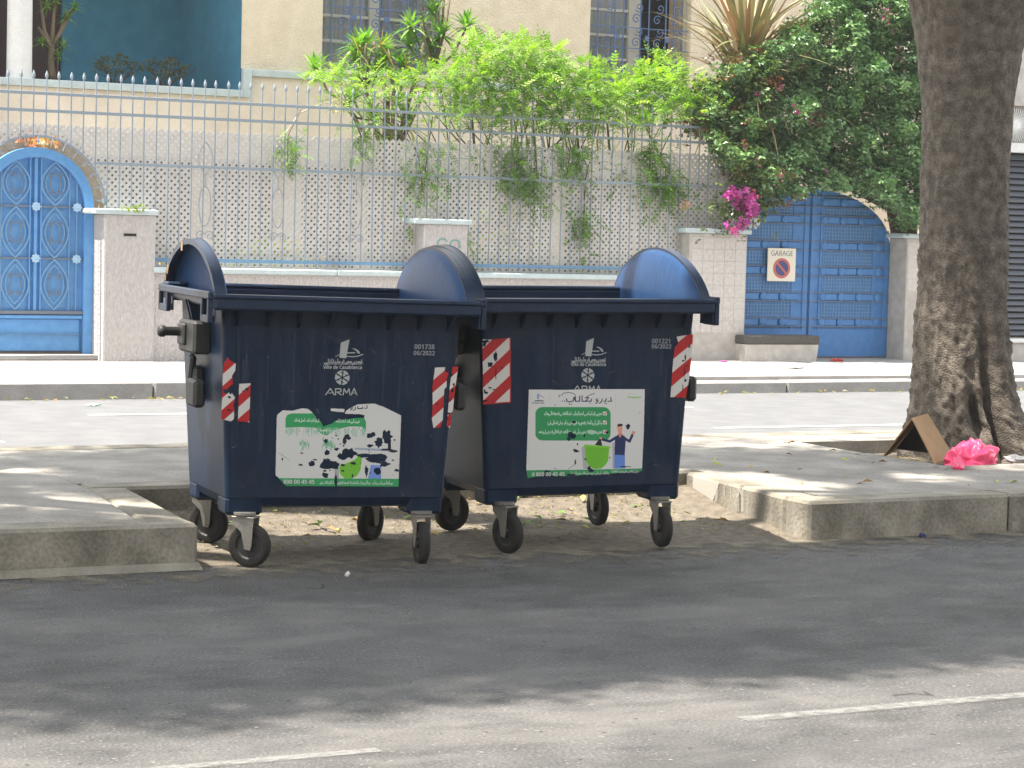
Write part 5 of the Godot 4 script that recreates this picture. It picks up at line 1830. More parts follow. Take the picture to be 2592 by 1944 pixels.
func end_shell(t: Node3D, s: float) -> void:
	var zc := -0.08
	var rz := 0.516
	var h := 0.236
	var y0 := 1.225
	var n := 40
	# a point of the arch: rad insets it, x is how far out it lies
	var f := func(i: int, rad: float, x: float):
		var a := PI * i / n
		var c := cos(a)
		return Vector3(x, y0 + 0.012 * -c + (h + rad) * pow(sin(a), 1.4), zc + (rz + rad) * c * (1.0 - 0.03 * sin(a)))
	# thin lip round the mouth and a deep rib outside
	for q in [[0.566, 0.573, -0.012, "shell_lip"], [0.590, 0.616, -0.03, "shell_rib"]]:
		var st := st_new()
		for i in n:
			var o := -0.004 if q[3] == "shell_rib" else 0.0
			var e := [[o, q[0], o, q[1]], [o, q[1], q[2], q[1]], [q[2], q[1], q[2], q[0]], [q[2], q[0], o, q[0]]]
			for seg in e:
				var a: Vector3 = f.call(i, seg[0], seg[1] * s)
				var b: Vector3 = f.call(i + 1, seg[0], seg[1] * s)
				var c: Vector3 = f.call(i + 1, seg[2], seg[3] * s)
				var d: Vector3 = f.call(i, seg[2], seg[3] * s)
				quad_out(st, a, b, c, d, f.call(i, (o + q[2]) * 0.5, (q[0] + q[1]) * 0.5 * s))
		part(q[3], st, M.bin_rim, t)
	# roof of the shell between lip and rib
	var st := st_new(true)
	for i in n:
		quad_out(st, f.call(i, -0.002, s * 0.5725), f.call(i + 1, -0.002, s * 0.5725), f.call(i + 1, -0.005, s * 0.591), f.call(i, -0.005, s * 0.591), Vector3(s * 0.581, y0, zc))
	part("shell_roof", st, M.bin_rim, t)
	# end dome: a quarter of a flattened ball that bulges into the container, hollow from outside
	st = st_new(true)
	var rows := 16
	var depth := 0.06
	var g := func(i: int, j: int):
		var a := PI * i / n
		var k := float(j) / rows
		var p: Vector3 = f.call(i, -0.008, 0.0)
		var y := lerpf(y0 - 0.012 * cos(a) * k, p.y, k)
		var z: float = zc + (p.z - zc) * k
		return Vector3(s * (0.572 - depth * sqrt(maxf(0.0, 1.0 - k * k))), y, z)
	for i in n:
		for j in rows:
			var a: Vector3 = g.call(i, j)
			var b: Vector3 = g.call(i + 1, j)
			var c: Vector3 = g.call(i + 1, j + 1)
			var d: Vector3 = g.call(i, j + 1)
			quad_out(st, a, b, c, d, (a + c) * 0.5 + Vector3(s, -0.3, 0))
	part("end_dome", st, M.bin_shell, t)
	st = st_new(true)
	for j in range(-rows + 4, rows - 4):
		var a: Vector3 = g.call(0 if j >= 0 else n, absi(j))
		var b: Vector3 = g.call(0 if j + 1 > 0 else n, absi(j + 1))
		quad_out(st, a, b, b - Vector3(0, 0.14, 0), a - Vector3(0, 0.14, 0), (a + b) * 0.5 + Vector3(s, -0.05, 0))
	part("end_apron", st, M.bin_shell, t)
	# stickers left on the flange
	for q in [[0.62, 0.03], [0.86, 0.028], [0.93, 0.02]]:
		st = st_new()
		var i := int(q[0] * n)
		var c: Vector3 = f.call(i, -0.03, s * 0.6165)
		box(st, c, Vector3(0.003, q[1] * 1.5, q[1]), 0.0, Basis(Vector3.RIGHT, rng.randf_range(-0.4, 0.4)))
		part("sticker", st, M.card, t)
	# skirt with two legs and openings
	var x := s * 0.642
	st = st_new()
	var leg := func(z0: float, z1: float, yb: float):
		box(st, Vector3(x, (1.2 + yb) / 2, z0 + 0.014), Vector3(0.022, 1.2 - yb, 0.024), 0.004)
		box(st, Vector3(x, (1.2 + yb) / 2, z1 - 0.014), Vector3(0.022, 1.2 - yb, 0.024), 0.004)
		box(st, Vector3(x, yb + 0.016, (z0 + z1) / 2), Vector3(0.021, 0.034, z1 - z0 - 0.03), 0.004)
		box(st, Vector3(x - s * 0.022, (1.2 + yb) / 2, (z0 + z1) / 2), Vector3(0.006, 1.19 - yb, z1 - z0 - 0.01))
	box(st, Vector3(x, 1.2155, -0.035), Vector3(0.024, 0.036, 1.0), 0.006)
	leg.call(0.315, 0.462, 1.095)
	leg.call(-0.53, -0.35, 1.11)
	part("skirt", st, M.bin_rim, t)
	st = st_new()
	for z in [-0.05, 0.0]:
		prism(st, PackedVector2Array([Vector2(0.56, 1.18), Vector2(0.635, 1.18), Vector2(0.60, 1.05), Vector2(0.56, 1.02)]), 0.012, Transform3D(Basis(Vector3(s, 0, 0), Vector3(0, 1, 0), Vector3(0, 0, 1)), Vector3(0, 0, z)))
	part("bracket", st, M.bin, t)


func lifting_gear(t: Node3D, s: float) -> void:
	var st := st_new()
	box(st, Vector3(s * 0.596, 1.012, 0.0), Vector3(0.085, 0.15, 0.30), 0.012)
	box(st, Vector3(s * 0.645, 1.02, -0.05), Vector3(0.02, 0.1, 0.12), 0.008)
	part("trunnion_block", st, M.black_plastic, t)
	st = st_new(true)
	var along := Transform3D(Basis(Vector3(0, 1, 0), Vector3(s, 0, 0), Vector3(0, 0, 1)), Vector3(s * 0.63, 1.03, -0.06))
	lathe(st, [Vector2(0.021, 0), Vector2(0.021, 0.09), Vector2(0.027, 0.095), Vector2(0.027, 0.115), Vector2(0.02, 0.125), Vector2(0, 0.125)], 14, along)
	part("trunnion_peg", st, M.black_plastic, t)
	st = st_new()
	box(st, Vector3(s * 0.572, 0.79, -0.07), Vector3(0.05, 0.17, 0.16), 0.014)
	box(st, Vector3(s * 0.60, 0.87, -0.03), Vector3(0.03, 0.12, 0.05), 0.01, Basis(Vector3.RIGHT, 0.35))
	part("pedal_bracket", st, M.black_plastic, t)
	st = st_new()
	tube(st, [Vector3(s * 0.6, 0.775, -0.06), Vector3(s * 0.64, 0.765, 0.12)], [0.011], 8)
	part("pedal_axle", st, M.zinc, t)
	st = st_new()
	box(st, Vector3(s * 0.625, 0.765, 0.165), Vector3(0.055, 0.125, 0.16), 0.014)
	part("pedal", st, M.black_plastic, t)


func caster(t: Node3D, at: Vector3, phi: float) -> void:
	var c := Node3D.new()
	c.name = numbered("caster", t)
	t.add_child(c, true)
	c.transform = Transform3D(Basis(Vector3.UP, -phi), at)
	# the axle lies along local z
	var across := Transform3D(Basis(Vector3(1, 0, 0), Vector3(0, 0, 1), Vector3(0, -1, 0)), Vector3(0, 0.1, 0))
	var st := st_new(true)
	lathe(st, [Vector2(0.062, -0.021), Vector2(0.085, -0.024), Vector2(0.096, -0.018), Vector2(0.1, -0.007), Vector2(0.1, 0.007), Vector2(0.096, 0.018), Vector2(0.085, 0.024), Vector2(0.062, 0.021)], 28, across)
	part("tyre", st, M.rubber, c)
	st = st_new()
	lathe(st, [Vector2(0, -0.026), Vector2(0.022, -0.026), Vector2(0.026, -0.014), Vector2(0.055, -0.012), Vector2(0.063, -0.019), Vector2(0.063, 0.019), Vector2(0.055, 0.012), Vector2(0.026, 0.014), Vector2(0.022, 0.026), Vector2(0, 0.026)], 18, across)
	part("hub", st, M.black_plastic, c)
	st = st_new()
	for s in [-1.0, 1.0]:
		prism(st, PackedVector2Array([Vector2(-0.012, 0.085), Vector2(0.014, 0.08), Vector2(0.022, 0.1), Vector2(0.028, 0.222), Vector2(-0.075, 0.222), Vector2(-0.075, 0.2), Vector2(-0.03, 0.16)]), 0.005, Transform3D(Basis(), Vector3(0, 0, s * 0.033 + 0.0025)))
	box(st, Vector3(-0.024, 0.2255, 0), Vector3(0.108, 0.008, 0.08), 0.002)
	part("fork", st, M.zinc, c)
	st = st_new()
	lathe(st, [Vector2(0, 0.23), Vector2(0.045, 0.23), Vector2(0.05, 0.236), Vector2(0.05, 0.246), Vector2(0, 0.246)], 16, Transform3D(Basis(), Vector3(-0.03, 0, 0)))
	part("swivel_plate", st, M.zinc, c)


func stripes(im: Image, slope: float, period: float, phase: float, off: Vector2, k: float) -> void:
	var red := Color(0.68, 0.08, 0.1)
	for y in im.get_height():
		for x in im.get_width():
			if im.get_pixel(x, y).a > 0.5:
				var px := x / k + off.x
				var py := y / k + off.y
				if fposmod(py + slope * px - phase, period) < period * 0.5:
					im.set_pixel(x, y, red)


func V(list: Array) -> Array:
	var out := []
	for i in range(0, list.size(), 2):
		out.append(Vector2(list[i], list[i + 1]))
	return out


func logo_image() -> Image:
	var im := canvas(225, 302)
	var o := Vector2(715, 60)
	var k := 0.5
	var w := Color(0.66, 0.68, 0.68)
	poly_fill(im, V([908, 105, 1000, 68, 966, 268, 893, 262]), w, o, k)
	poly_fill(im, V([1022, 160, 1065, 168, 1100, 190, 1112, 220, 1085, 215, 1072, 190, 1040, 172]), w, o, k)
	stroke(im, V([980, 210, 1055, 210]), 12, w, o, k)
	stroke(im, V([972, 246, 1030, 252, 1090, 244, 1142, 226]), 10, w, o, k)
	stroke(im, V([855, 250, 885, 232, 905, 226]), 7, w, o, k)
	script_line(im, 1135, 1010, 318, 44, w, o, k, 3, 0.2)
	script_line(im, 1000, 915, 318, 44, w, o, k, 4, 0.2)
	script_line(im, 900, 735, 318, 44, w, o, k, 6, 0.2)
	stroke(im, V([735, 333, 1132, 333]), 4, w, o, k)
	dot(im, Vector2(925, 470), 78, w, o, k)
	for i in 3:
		var d := Vector2(cos(PI * i / 3.0 + 0.52 + PI / 6 * 0.2), sin(PI * i / 3.0 + 0.52 + PI / 6 * 0.2)) * 80
		if i != 5:
			stroke(im, [Vector2(925, 470) - d, Vector2(925, 470) + d], 11, CL, o, k)
	for i in 6:
		var d := Vector2(cos(TAU * i / 6.0 + PI / 2), sin(TAU * i / 6.0 + PI / 2)) * 50
		stroke(im, [Vector2(925, 470) + d + Vector2(-12, -6), Vector2(925, 470) + d + Vector2(12, 6)], 7, CL, o, k)
	# ARMA in wide strokes
	stroke(im, V([752, 650, 800, 584, 842, 650]), 12, w, o, k)
	stroke(im, V([782, 632, 830, 632]), 9, w, o, k)
	stroke(im, V([855, 650, 855, 588, 905, 588, 915, 603, 905, 620, 870, 622, 915, 650]), 12, w, o, k)
	stroke(im, V([935, 650, 945, 588, 970, 630, 996, 588, 1006, 650]), 12, w, o, k)
	stroke(im, V([1020, 650, 1050, 584, 1078, 650]), 12, w, o, k)
	stroke(im, V([1035, 632, 1066, 632]), 9, w, o, k)
	return im


func poster_left() -> Image:
	var im := canvas(607, 407)
	var o := Vector2(215, 725)
	var k := 0.45
	var w := Color(0.82, 0.82, 0.81)
	var g := Color(0.19, 0.60, 0.36)
	poly_fill(im, V([245, 865, 300, 818, 400, 822, 500, 795, 560, 800, 600, 830, 640, 880, 650, 905, 700, 935, 720, 985, 820, 950, 840, 925, 1060, 895, 1150, 890, 1155, 865, 1110, 855, 945, 850, 960, 820, 1000, 790, 1080, 752, 1190, 745, 1260, 742, 1330, 768, 1345, 770, 1545, 865, 1535, 1200, 1530, 1290, 1520, 1610, 340, 1612, 300, 1555, 230, 1500, 235, 1200, 240, 900]), w, o, k)
	poly_fill(im, V([800, 795, 945, 800, 940, 835, 870, 830, 800, 822]), w, o, k)
	poly_fill(im, V([330, 1000, 330, 900, 350, 865, 390, 850, 620, 848, 650, 905, 700, 935, 720, 985, 820, 950, 840, 925, 1060, 895, 1150, 890, 1170, 930, 1170, 1000, 1165, 1040, 1130, 985, 1000, 982, 880, 1010, 800, 1050, 760, 1080, 700, 1060, 640, 1000, 500, 992]), g, o, k)
	for i in 130:
		var x := rng.randf_range(335, 1160)
		stroke(im, [Vector2(x, rng.randf_range(990, 1030)), Vector2(x + rng.randf_range(-8, 8), rng.randf_range(1010, 1090))], 6, g.lerp(w, rng.randf_range(0.35, 0.9)), o, k)
	for c in [[530, 1155, 42, 50], [800, 1165, 45, 40], [740, 1150, 30, 40]]:
		for i in 22:
			var p := Vector2(c[0] + rng.randfn() * c[2] * 0.6, c[1] + rng.randfn() * c[3] * 0.5)
			stroke(im, [p, p + Vector2(rng.randf_range(-6, 6), 30)], 10, g.lerp(w, rng.randf_range(0.3, 0.8)), o, k)
	script_line(im, 1100, 860, 938, 34, Color(0.85, 0.88, 0.85), o, k, 11)
	script_line(im, 680, 420, 932, 34, Color(0.85, 0.88, 0.85), o, k, 12)
	script_line(im, 860, 670, 1032, 34, Color(0.85, 0.88, 0.85), o, k, 13)
	var ink := Color(0.16, 0.17, 0.26)
	stroke(im, V([1180, 760, 1182, 790, 1150, 792]), 9, ink, o, k)
	stroke(im, V([1135, 775, 1132, 795, 1080, 795, 1085, 770]), 9, ink, o, k)
	stroke(im, V([1055, 775, 1060, 800, 1035, 815]), 9, ink, o, k)
	stroke(im, V([1030, 790, 1015, 775, 1005, 792, 1025, 800, 1005, 812]), 8, ink, o, k)
	poly_fill(im, V([232, 1530, 1525, 1530, 1520, 1612, 340, 1612, 262, 1530]), g, o, k)
	script_line(im, 1455, 1240, 1582, 34, w, o, k, 14)
	script_line(im, 1220, 860, 1582, 34, w, o, k, 15)
	script_line(im, 850, 690, 1582, 34, w, o, k, 16)
	poly_fill(im, V([890, 1400, 1060, 1330, 1090, 1290, 1130, 1310, 1115, 1440, 1080, 1500, 1020, 1530, 950, 1530, 900, 1480]), Color(0.45, 0.73, 0.2), o, k)
	poly_fill(im, V([1225, 1385, 1330, 1390, 1335, 1530, 1195, 1530]), Color(0.45, 0.58, 0.85), o, k)
	poly_fill(im, V([840, 1400, 885, 1430, 890, 1530, 850, 1530]), Color(0.65, 0.66, 0.65), o, k)
	stroke(im, V([1060, 1215, 1400, 1230]), 22, Color(0.62, 0.66, 0.74), o, k)
	for b in [[1395, 1085, 52, 68], [1310, 1150, 45, 48], [1215, 1078, 32, 24], [1250, 1062, 20, 20], [972, 1098, 36, 26], [945, 1140, 20, 30], [750, 1135, 20, 20], [1000, 1270, 68, 52], [905, 1300, 55, 30], [760, 1258, 30, 24], [860, 1222, 26, 14], [770, 1370, 80, 55], [840, 1390, 50, 36], [1190, 1288, 95, 20], [1285, 1325, 105, 46], [1370, 1380, 50, 26], [605, 1378, 34, 28], [1295, 1450, 30, 36], [1180, 1450, 16, 60], [745, 1500, 30, 24], [1500, 1440, 25, 12], [490, 1388, 22, 9], [1215, 1185, 30, 20], [1420, 1180, 20, 60], [1470, 1240, 40, 14], [740, 1450, 18, 10], [640, 1335, 20, 8], [930, 1390, 24, 12], [1040, 1370, 30, 12], [930, 1450, 16, 10], [1460, 1335, 10, 8], [300, 1330, 8, 14], [500, 1265, 18, 6], [855, 1560, 12, 80], [1030, 1500, 8, 18], [1400, 1225, 70, 9]]:
		blot(im, Vector2(b[0], b[1]), b[2] * 1.2, b[3] * 1.2, CL, o, k)
	poly_fill(im, V([770, 1300, 860, 1290, 890, 1320, 850, 1350, 800, 1345]), w, o, k)
	for i in 26:
		var p := Vector2(rng.randf_range(690, 1480), rng.randf_range(1050, 1500))
		blot(im, p, rng.randf_range(4, 12), rng.randf_range(4, 12), CL, o, k, 8)
	for i in 7:
		stroke(im, V([250 + i * 14, 1262 + i * 8, 300 + i * 12, 1285 + i * 9]), 4, Color(0.62, 0.6, 0.57), o, k)
	return im


func poster_right() -> Image:
	var im := canvas(602, 455)
	var o := Vector2(505, 560)
	var k := 0.5
	var w := Color(0.83, 0.83, 0.82)
	var g := Color(0.18, 0.57, 0.34)
	poly_fill(im, V([540, 575, 900, 578, 1200, 570, 1700, 570, 1690, 1000, 1672, 1388, 1560, 1395, 1400, 1412, 1180, 1420, 1050, 1430, 960, 1448, 900, 1440, 800, 1435, 740, 1425, 640, 1440, 530, 1462, 516, 1380]), w, o, k)
	poly_fill(im, round_rect(Vector2(604, 750), Vector2(1352, 1084), 70), g, o, k)
	var tw := Color(0.84, 0.9, 0.85)
	script_line(im, 1262, 690, 826, 36, tw, o, k, 21)
	script_line(im, 1262, 712, 918, 36, tw, o, k, 22)
	script_line(im, 1262, 635, 1008, 36, tw, o, k, 23)
	for y in [795, 885, 978]:
		poly_fill(im, V([1274, y, 1314, y, 1314, y + 38, 1274, y + 38]), w, o, k)
		stroke(im, V([1282, y + 16, 1292, y + 28, 1308, y + 6]), 8, Color(0.75, 0.3, 0.25), o, k)
	var ink := Color(0.14, 0.15, 0.28)
	# heading, written from right to left
	stroke(im, V([1352, 652, 1362, 690, 1325, 692]), 10, ink, o, k)
	stroke(im, V([1308, 662, 1306, 692, 1282, 692]), 10, ink, o, k)
	stroke(im, V([1268, 668, 1262, 695, 1240, 712]), 10, ink, o, k)
	stroke(im, V([1222, 668, 1208, 672, 1212, 690, 1226, 684, 1222, 700, 1204, 714]), 9, ink, o, k)
	stroke(im, V([1158, 668, 1158, 692, 1100, 692, 1132, 655, 1104, 655]), 10, ink, o, k)
	stroke(im, V([1100, 692, 1066, 692, 1066, 636]), 10, ink, o, k)
	stroke(im, V([1042, 640, 1042, 692, 1000, 692, 1000, 640]), 10, ink, o, k)
	stroke(im, V([1000, 692, 985, 650, 978, 690, 940, 700, 915, 690, 912, 668]), 10, ink, o, k)
	for d in [[1148, 712], [1296, 712], [1310, 712], [940, 722], [958, 722], [868, 690], [892, 690]]:
		dot(im, Vector2(d[0], d[1]), 6, ink, o, k)
	stroke(im, V([834, 650, 848, 628]), 7, ink, o, k)
	stroke(im, V([864, 636, 880, 612, 930, 605, 975, 612, 1000, 628]), 6, ink, o, k)
	stroke(im, V([1095, 660, 1130, 635, 1190, 612]), 7, Color(0.45, 0.3, 0.32), o, k)
	# small emblems in the corners
	poly_fill(im, V([622, 620, 645, 612, 640, 668, 620, 668]), Color(0.5, 0.6, 0.78), o, k)
	stroke(im, V([645, 640, 670, 640, 684, 655]), 6, Color(0.7, 0.45, 0.45), o, k)
	stroke(im, V([600, 690, 640, 685, 682, 690]), 9, ink, o, k)
	script_line(im, 690, 570, 712, 18, Color(0.35, 0.36, 0.4), o, k, 31)
	stroke(im, V([1525, 650, 1600, 652, 1660, 648]), 12, Color(0.55, 0.75, 0.4), o, k)
	stroke(im, V([1530, 620, 1560, 612]), 5, Color(0.6, 0.78, 0.5), o, k)
	stroke(im, V([1570, 668, 1640, 664]), 4, Color(0.6, 0.78, 0.5), o, k)
	# grey shade printed behind the figures
	poly_fill(im, V([1060, 1150, 1100, 1140, 1110, 1300, 1150, 1368, 1080, 1368]), Color(0.68, 0.68, 0.68), o, k)
	poly_fill(im, V([1372, 1110, 1395, 1100, 1392, 1362, 1372, 1362]), Color(0.68, 0.68, 0.69), o, k)
	# the man
	poly_fill(im, V([1390, 1222, 1500, 1224, 1498, 1362, 1390, 1362]), Color(0.38, 0.53, 0.82), o, k)
	poly_fill(im, V([1398, 1050, 1430, 1022, 1470, 1022, 1508, 1052, 1496, 1228, 1394, 1226]), Color(0.1, 0.17, 0.35), o, k)
	stroke(im, V([1412, 1050, 1345, 1092, 1270, 1072]), 26, Color(0.1, 0.17, 0.35), o, k)
	stroke(im, V([1495, 1062, 1545, 1092, 1572, 1030]), 26, Color(0.1, 0.17, 0.35), o, k)
	dot(im, Vector2(1254, 1062), 15, Color(0.85, 0.58, 0.48), o, k)
	dot(im, Vector2(1584, 1004), 18, Color(0.85, 0.58, 0.48), o, k)
	poly_fill(im, V([1432, 1000, 1466, 1000, 1470, 1024, 1448, 1058, 1430, 1024]), Color(0.85, 0.5, 0.42), o, k)
	poly_fill(im, arc(Vector2(1448, 968), 26, 42, 0, TAU, 16), Color(0.87, 0.6, 0.5), o, k)
	poly_fill(im, V([1420, 955, 1424, 922, 1450, 914, 1474, 920, 1476, 938, 1432, 942]), Color(0.1, 0.08, 0.1), o, k)
	# black sack and the green pail
	poly_fill(im, V([1195, 1128, 1240, 1066, 1254, 1068, 1270, 1136]), Color(0.12, 0.11, 0.12), o, k)
	poly_fill(im, V([1088, 1124, 1346, 1140, 1340, 1166, 1328, 1290, 1300, 1330, 1260, 1362, 1190, 1370, 1140, 1340, 1108, 1290, 1096, 1160]), Color(0.42, 0.72, 0.18), o, k)
	stroke(im, V([1090, 1136, 1342, 1152]), 18, Color(0.48, 0.78, 0.22), o, k)
	poly_fill(im, V([516, 1382, 1100, 1376, 1672, 1362, 1672, 1388, 1560, 1395, 1400, 1412, 1180, 1420, 1050, 1430, 960, 1448, 900, 1440, 800, 1435, 740, 1425, 640, 1440, 530, 1462]), g, o, k)
	script_line(im, 1640, 1360, 1398, 26, w, o, k, 41)
	script_line(im, 1340, 960, 1418, 28, w, o, k, 42)
	for b in [[965, 1030, 44, 36], [935, 1068, 22, 26], [985, 900, 22, 14], [1015, 1190, 28, 18], [990, 1178, 20, 10], [1020, 1120, 8, 16], [1530, 945, 26, 30], [1000, 1300, 8, 30], [1140, 1365, 26, 26], [1160, 1385, 30, 20], [1500, 1345, 60, 7], [725, 1410, 36, 26], [690, 1425, 40, 14], [960, 1430, 50, 16], [1090, 1035, 10, 18], [1320, 1000, 18, 14], [1100, 1270, 12, 10], [1345, 1255, 6, 10], [800, 730, 8, 5], [1650, 805, 6, 5], [800, 1362, 8, 5]]:
		blot(im, Vector2(b[0], b[1]), b[2], b[3], CL, o, k)
	stroke(im, V([930, 1370, 985, 1330, 1000, 1290]), 4, Color(0.4, 0.4, 0.4), o, k)
	poly_fill(im, V([1110, 985, 1160, 975, 1210, 990, 1230, 1010, 1150, 1022]), Color(0.66, 0.78, 0.7), o, k)
	for i in 14:
		stroke(im, [Vector2(rng.randf_range(560, 1660), rng.randf_range(600, 1350)), Vector2(rng.randf_range(560, 1660), rng.randf_range(600, 1350))].slice(0, 1), 5, Color(0.55, 0.55, 0.55), o, k)
	for x in [1400, 1180, 745, 905]:
		stroke(im, V([x, 620, x + 2, 760]), 2, Color(0.7, 0.7, 0.72), o, k)
	return im


func sticker_images() -> Array:
	var w := Color(0.8, 0.79, 0.77)
	var out := []
	# left container, left pair
	var im := canvas(150, 340)
	var o := Vector2(330, 590)
	poly_fill(im, V([340, 690, 345, 640, 362, 612, 380, 628, 402, 640, 400, 672, 384, 700, 390, 738, 362, 758, 380, 775, 398, 800, 394, 905, 380, 916, 333, 905, 338, 780]), w, o, 1.0)
	poly_fill(im, V([418, 736, 473, 733, 468, 920, 413, 915]), w, o, 1.0)
	stripes(im, 0.9, 112, 1052, o, 1.0)
	for b in [[360, 772, 22, 12], [385, 765, 14, 26], [372, 800, 10, 6], [372, 862, 12, 5], [455, 762, 10, 8], [356, 600, 6, 16], [440, 770, 8, 4], [396, 835, 6, 14]]:
		blot(im, Vector2(b[0], b[1]), b[2], b[3], CL, o, 1.0)
	out.append(im)
	# left container, right pair
	im = canvas(144, 333)
	o = Vector2(1870, 340)
	poly_fill(im, V([1900, 360, 2010, 355, 2005, 395, 2050, 420, 2030, 480, 2035, 560, 2010, 590, 2010, 780, 2008, 900, 1985, 990, 1900, 995, 1880, 900, 1885, 760, 1878, 560]), w, o, 0.5)
	poly_fill(im, V([2085, 350, 2150, 348, 2130, 580, 2120, 800, 2095, 995, 2055, 970, 2062, 840, 2068, 560, 2075, 480]), w, o, 0.5)
	stripes(im, 0.85, 262, 2092, o, 0.5)
	for b in [[2080, 440, 22, 20], [2100, 600, 20, 30], [2085, 700, 8, 20], [2110, 540, 14, 20], [2085, 840, 36, 14], [2070, 900, 10, 16], [1930, 745, 26, 5]]:
		blot(im, Vector2(b[0], b[1]), b[2], b[3], CL, o, 0.5)
	out.append(im)
	# right container, left
	im = canvas(155, 340)
	o = Vector2(60, 55)
	poly_fill(im, V([75, 75, 180, 78, 200, 70, 355, 60, 360, 705, 80, 728]), w, o, 0.5)
	stripes(im, 0.95, 262, 240, o, 0.5)
	for l in [V([352, 62, 357, 702]), V([84, 722, 357, 702])]:
		stroke(im, l, 12, Color(0.68, 0.08, 0.1), o, 0.5)
	for b in [[150, 325, 36, 28], [205, 250, 20, 60], [208, 420, 5, 60], [105, 95, 34, 18], [92, 130, 20, 26], [110, 610, 26, 14], [95, 590, 10, 20], [270, 360, 14, 8], [190, 575, 20, 6], [150, 560, 18, 10], [100, 690, 24, 10]]:
		blot(im, Vector2(b[0], b[1]), b[2], b[3], CL, o, 0.5)
	out.append(im)
	# right container, right
	im = canvas(125, 327)
	o = Vector2(1950, 15)
	poly_fill(im, V([2015, 45, 2060, 35, 2182, 20, 2172, 300, 2160, 480, 2132, 655, 1957, 648, 1968, 500, 1985, 260, 2000, 150, 2035, 110]), w, o, 0.5)
	stripes(im, 0.8, 262, 1722, o, 0.5)
	for b in [[2110, 250, 10, 40], [2105, 400, 6, 70], [2095, 560, 6, 50], [2150, 140, 14, 20], [2120, 480, 16, 20], [2130, 330, 8, 14], [2090, 285, 16, 10]]:
		blot(im, Vector2(b[0], b[1]), b[2], b[3], CL, o, 0.5)
	out.append(im)
	return out


func decal(t: Node3D, called: String, im: Image, c: Array, off: float) -> MeshInstance3D:
	var q := c.map(func(p): return front(Vector2(p[0], p[1]), off))
	return put(called, picture_quad(q[0], q[1], q[2], q[3], 4), print_mat(im), t)


func letters(t: Node3D, txt: String, a: Vector2, b: Vector2, m: Material, bold := false) -> void:
	# text fitted between two points on its centre line
	var tm := lettering(txt, 0.02, bold)
	var w := tm.get_aabb().size.x
	tm.pixel_size *= a.distance_to(b) / maxf(w, 0.001)
	var mid := (a + b) * 0.5
	put("lettering", tm, m, t, Transform3D(Basis(Vector3(0, 0, 1), (b - a).angle()) * Basis(Vector3.RIGHT, 0.0198), front(mid, 0.0045)))


# dust, run-off streaks and scratches on a front face
func grime_image(seed_: int) -> Image:
	var r := RandomNumberGenerator.new()
	r.seed = seed_
	var im := canvas(640, 512)
	var n := noise(seed_, 0.012, 4)
	for y in range(0, 512, 2):
		for x in range(0, 640, 2):
			var v := n.get_noise_2d(x * 1.6, y * 0.35) * 0.5 + 0.1 + 0.22 * smoothstep(380.0, 512.0, y) + 0.12 * smoothstep(60.0, 0.0, y)
			im.fill_rect(Rect2i(x, y, 2, 2), Color(0.36, 0.37, 0.4, clampf(v * 0.3, 0.0, 0.16)))
	for i in 60:
		var x := r.randf() * 640
		var y := r.randf() * 300 - 40
		stroke(im, [Vector2(x, y), Vector2(x + r.randf_range(-2, 2), y + r.randf_range(30, 220))], r.randf_range(1.5, 4.0), Color(0.45, 0.46, 0.48, r.randf_range(0.06, 0.2)))
	for i in 45:
		var p := Vector2(r.randf() * 640, r.randf() * 512)
		stroke(im, [p, p + Vector2(r.randf_range(-22, 22), r.randf_range(-14, 14))], r.randf_range(1.0, 2.0), Color(0.6, 0.62, 0.65, r.randf_range(0.15, 0.5)))
	for i in 260:
		im.fill_rect(Rect2i(r.randi() % 636, r.randi() % 508, r.randi_range(1, 3), r.randi_range(1, 3)), Color(0.55, 0.56, 0.58, r.randf_range(0.2, 0.6)))
	return im


func grime(t: Node3D, seed_: int) -> void:
	var q := [[-0.525, 1.09], [0.525, 1.09], [-0.495, 0.31], [0.495, 0.31]].map(func(p): return front(Vector2(p[0], p[1]), 0.0021))
	put("dust_film", picture_quad(q[0], q[1], q[2], q[3], 4), film_mat(grime_image(seed_)), t)


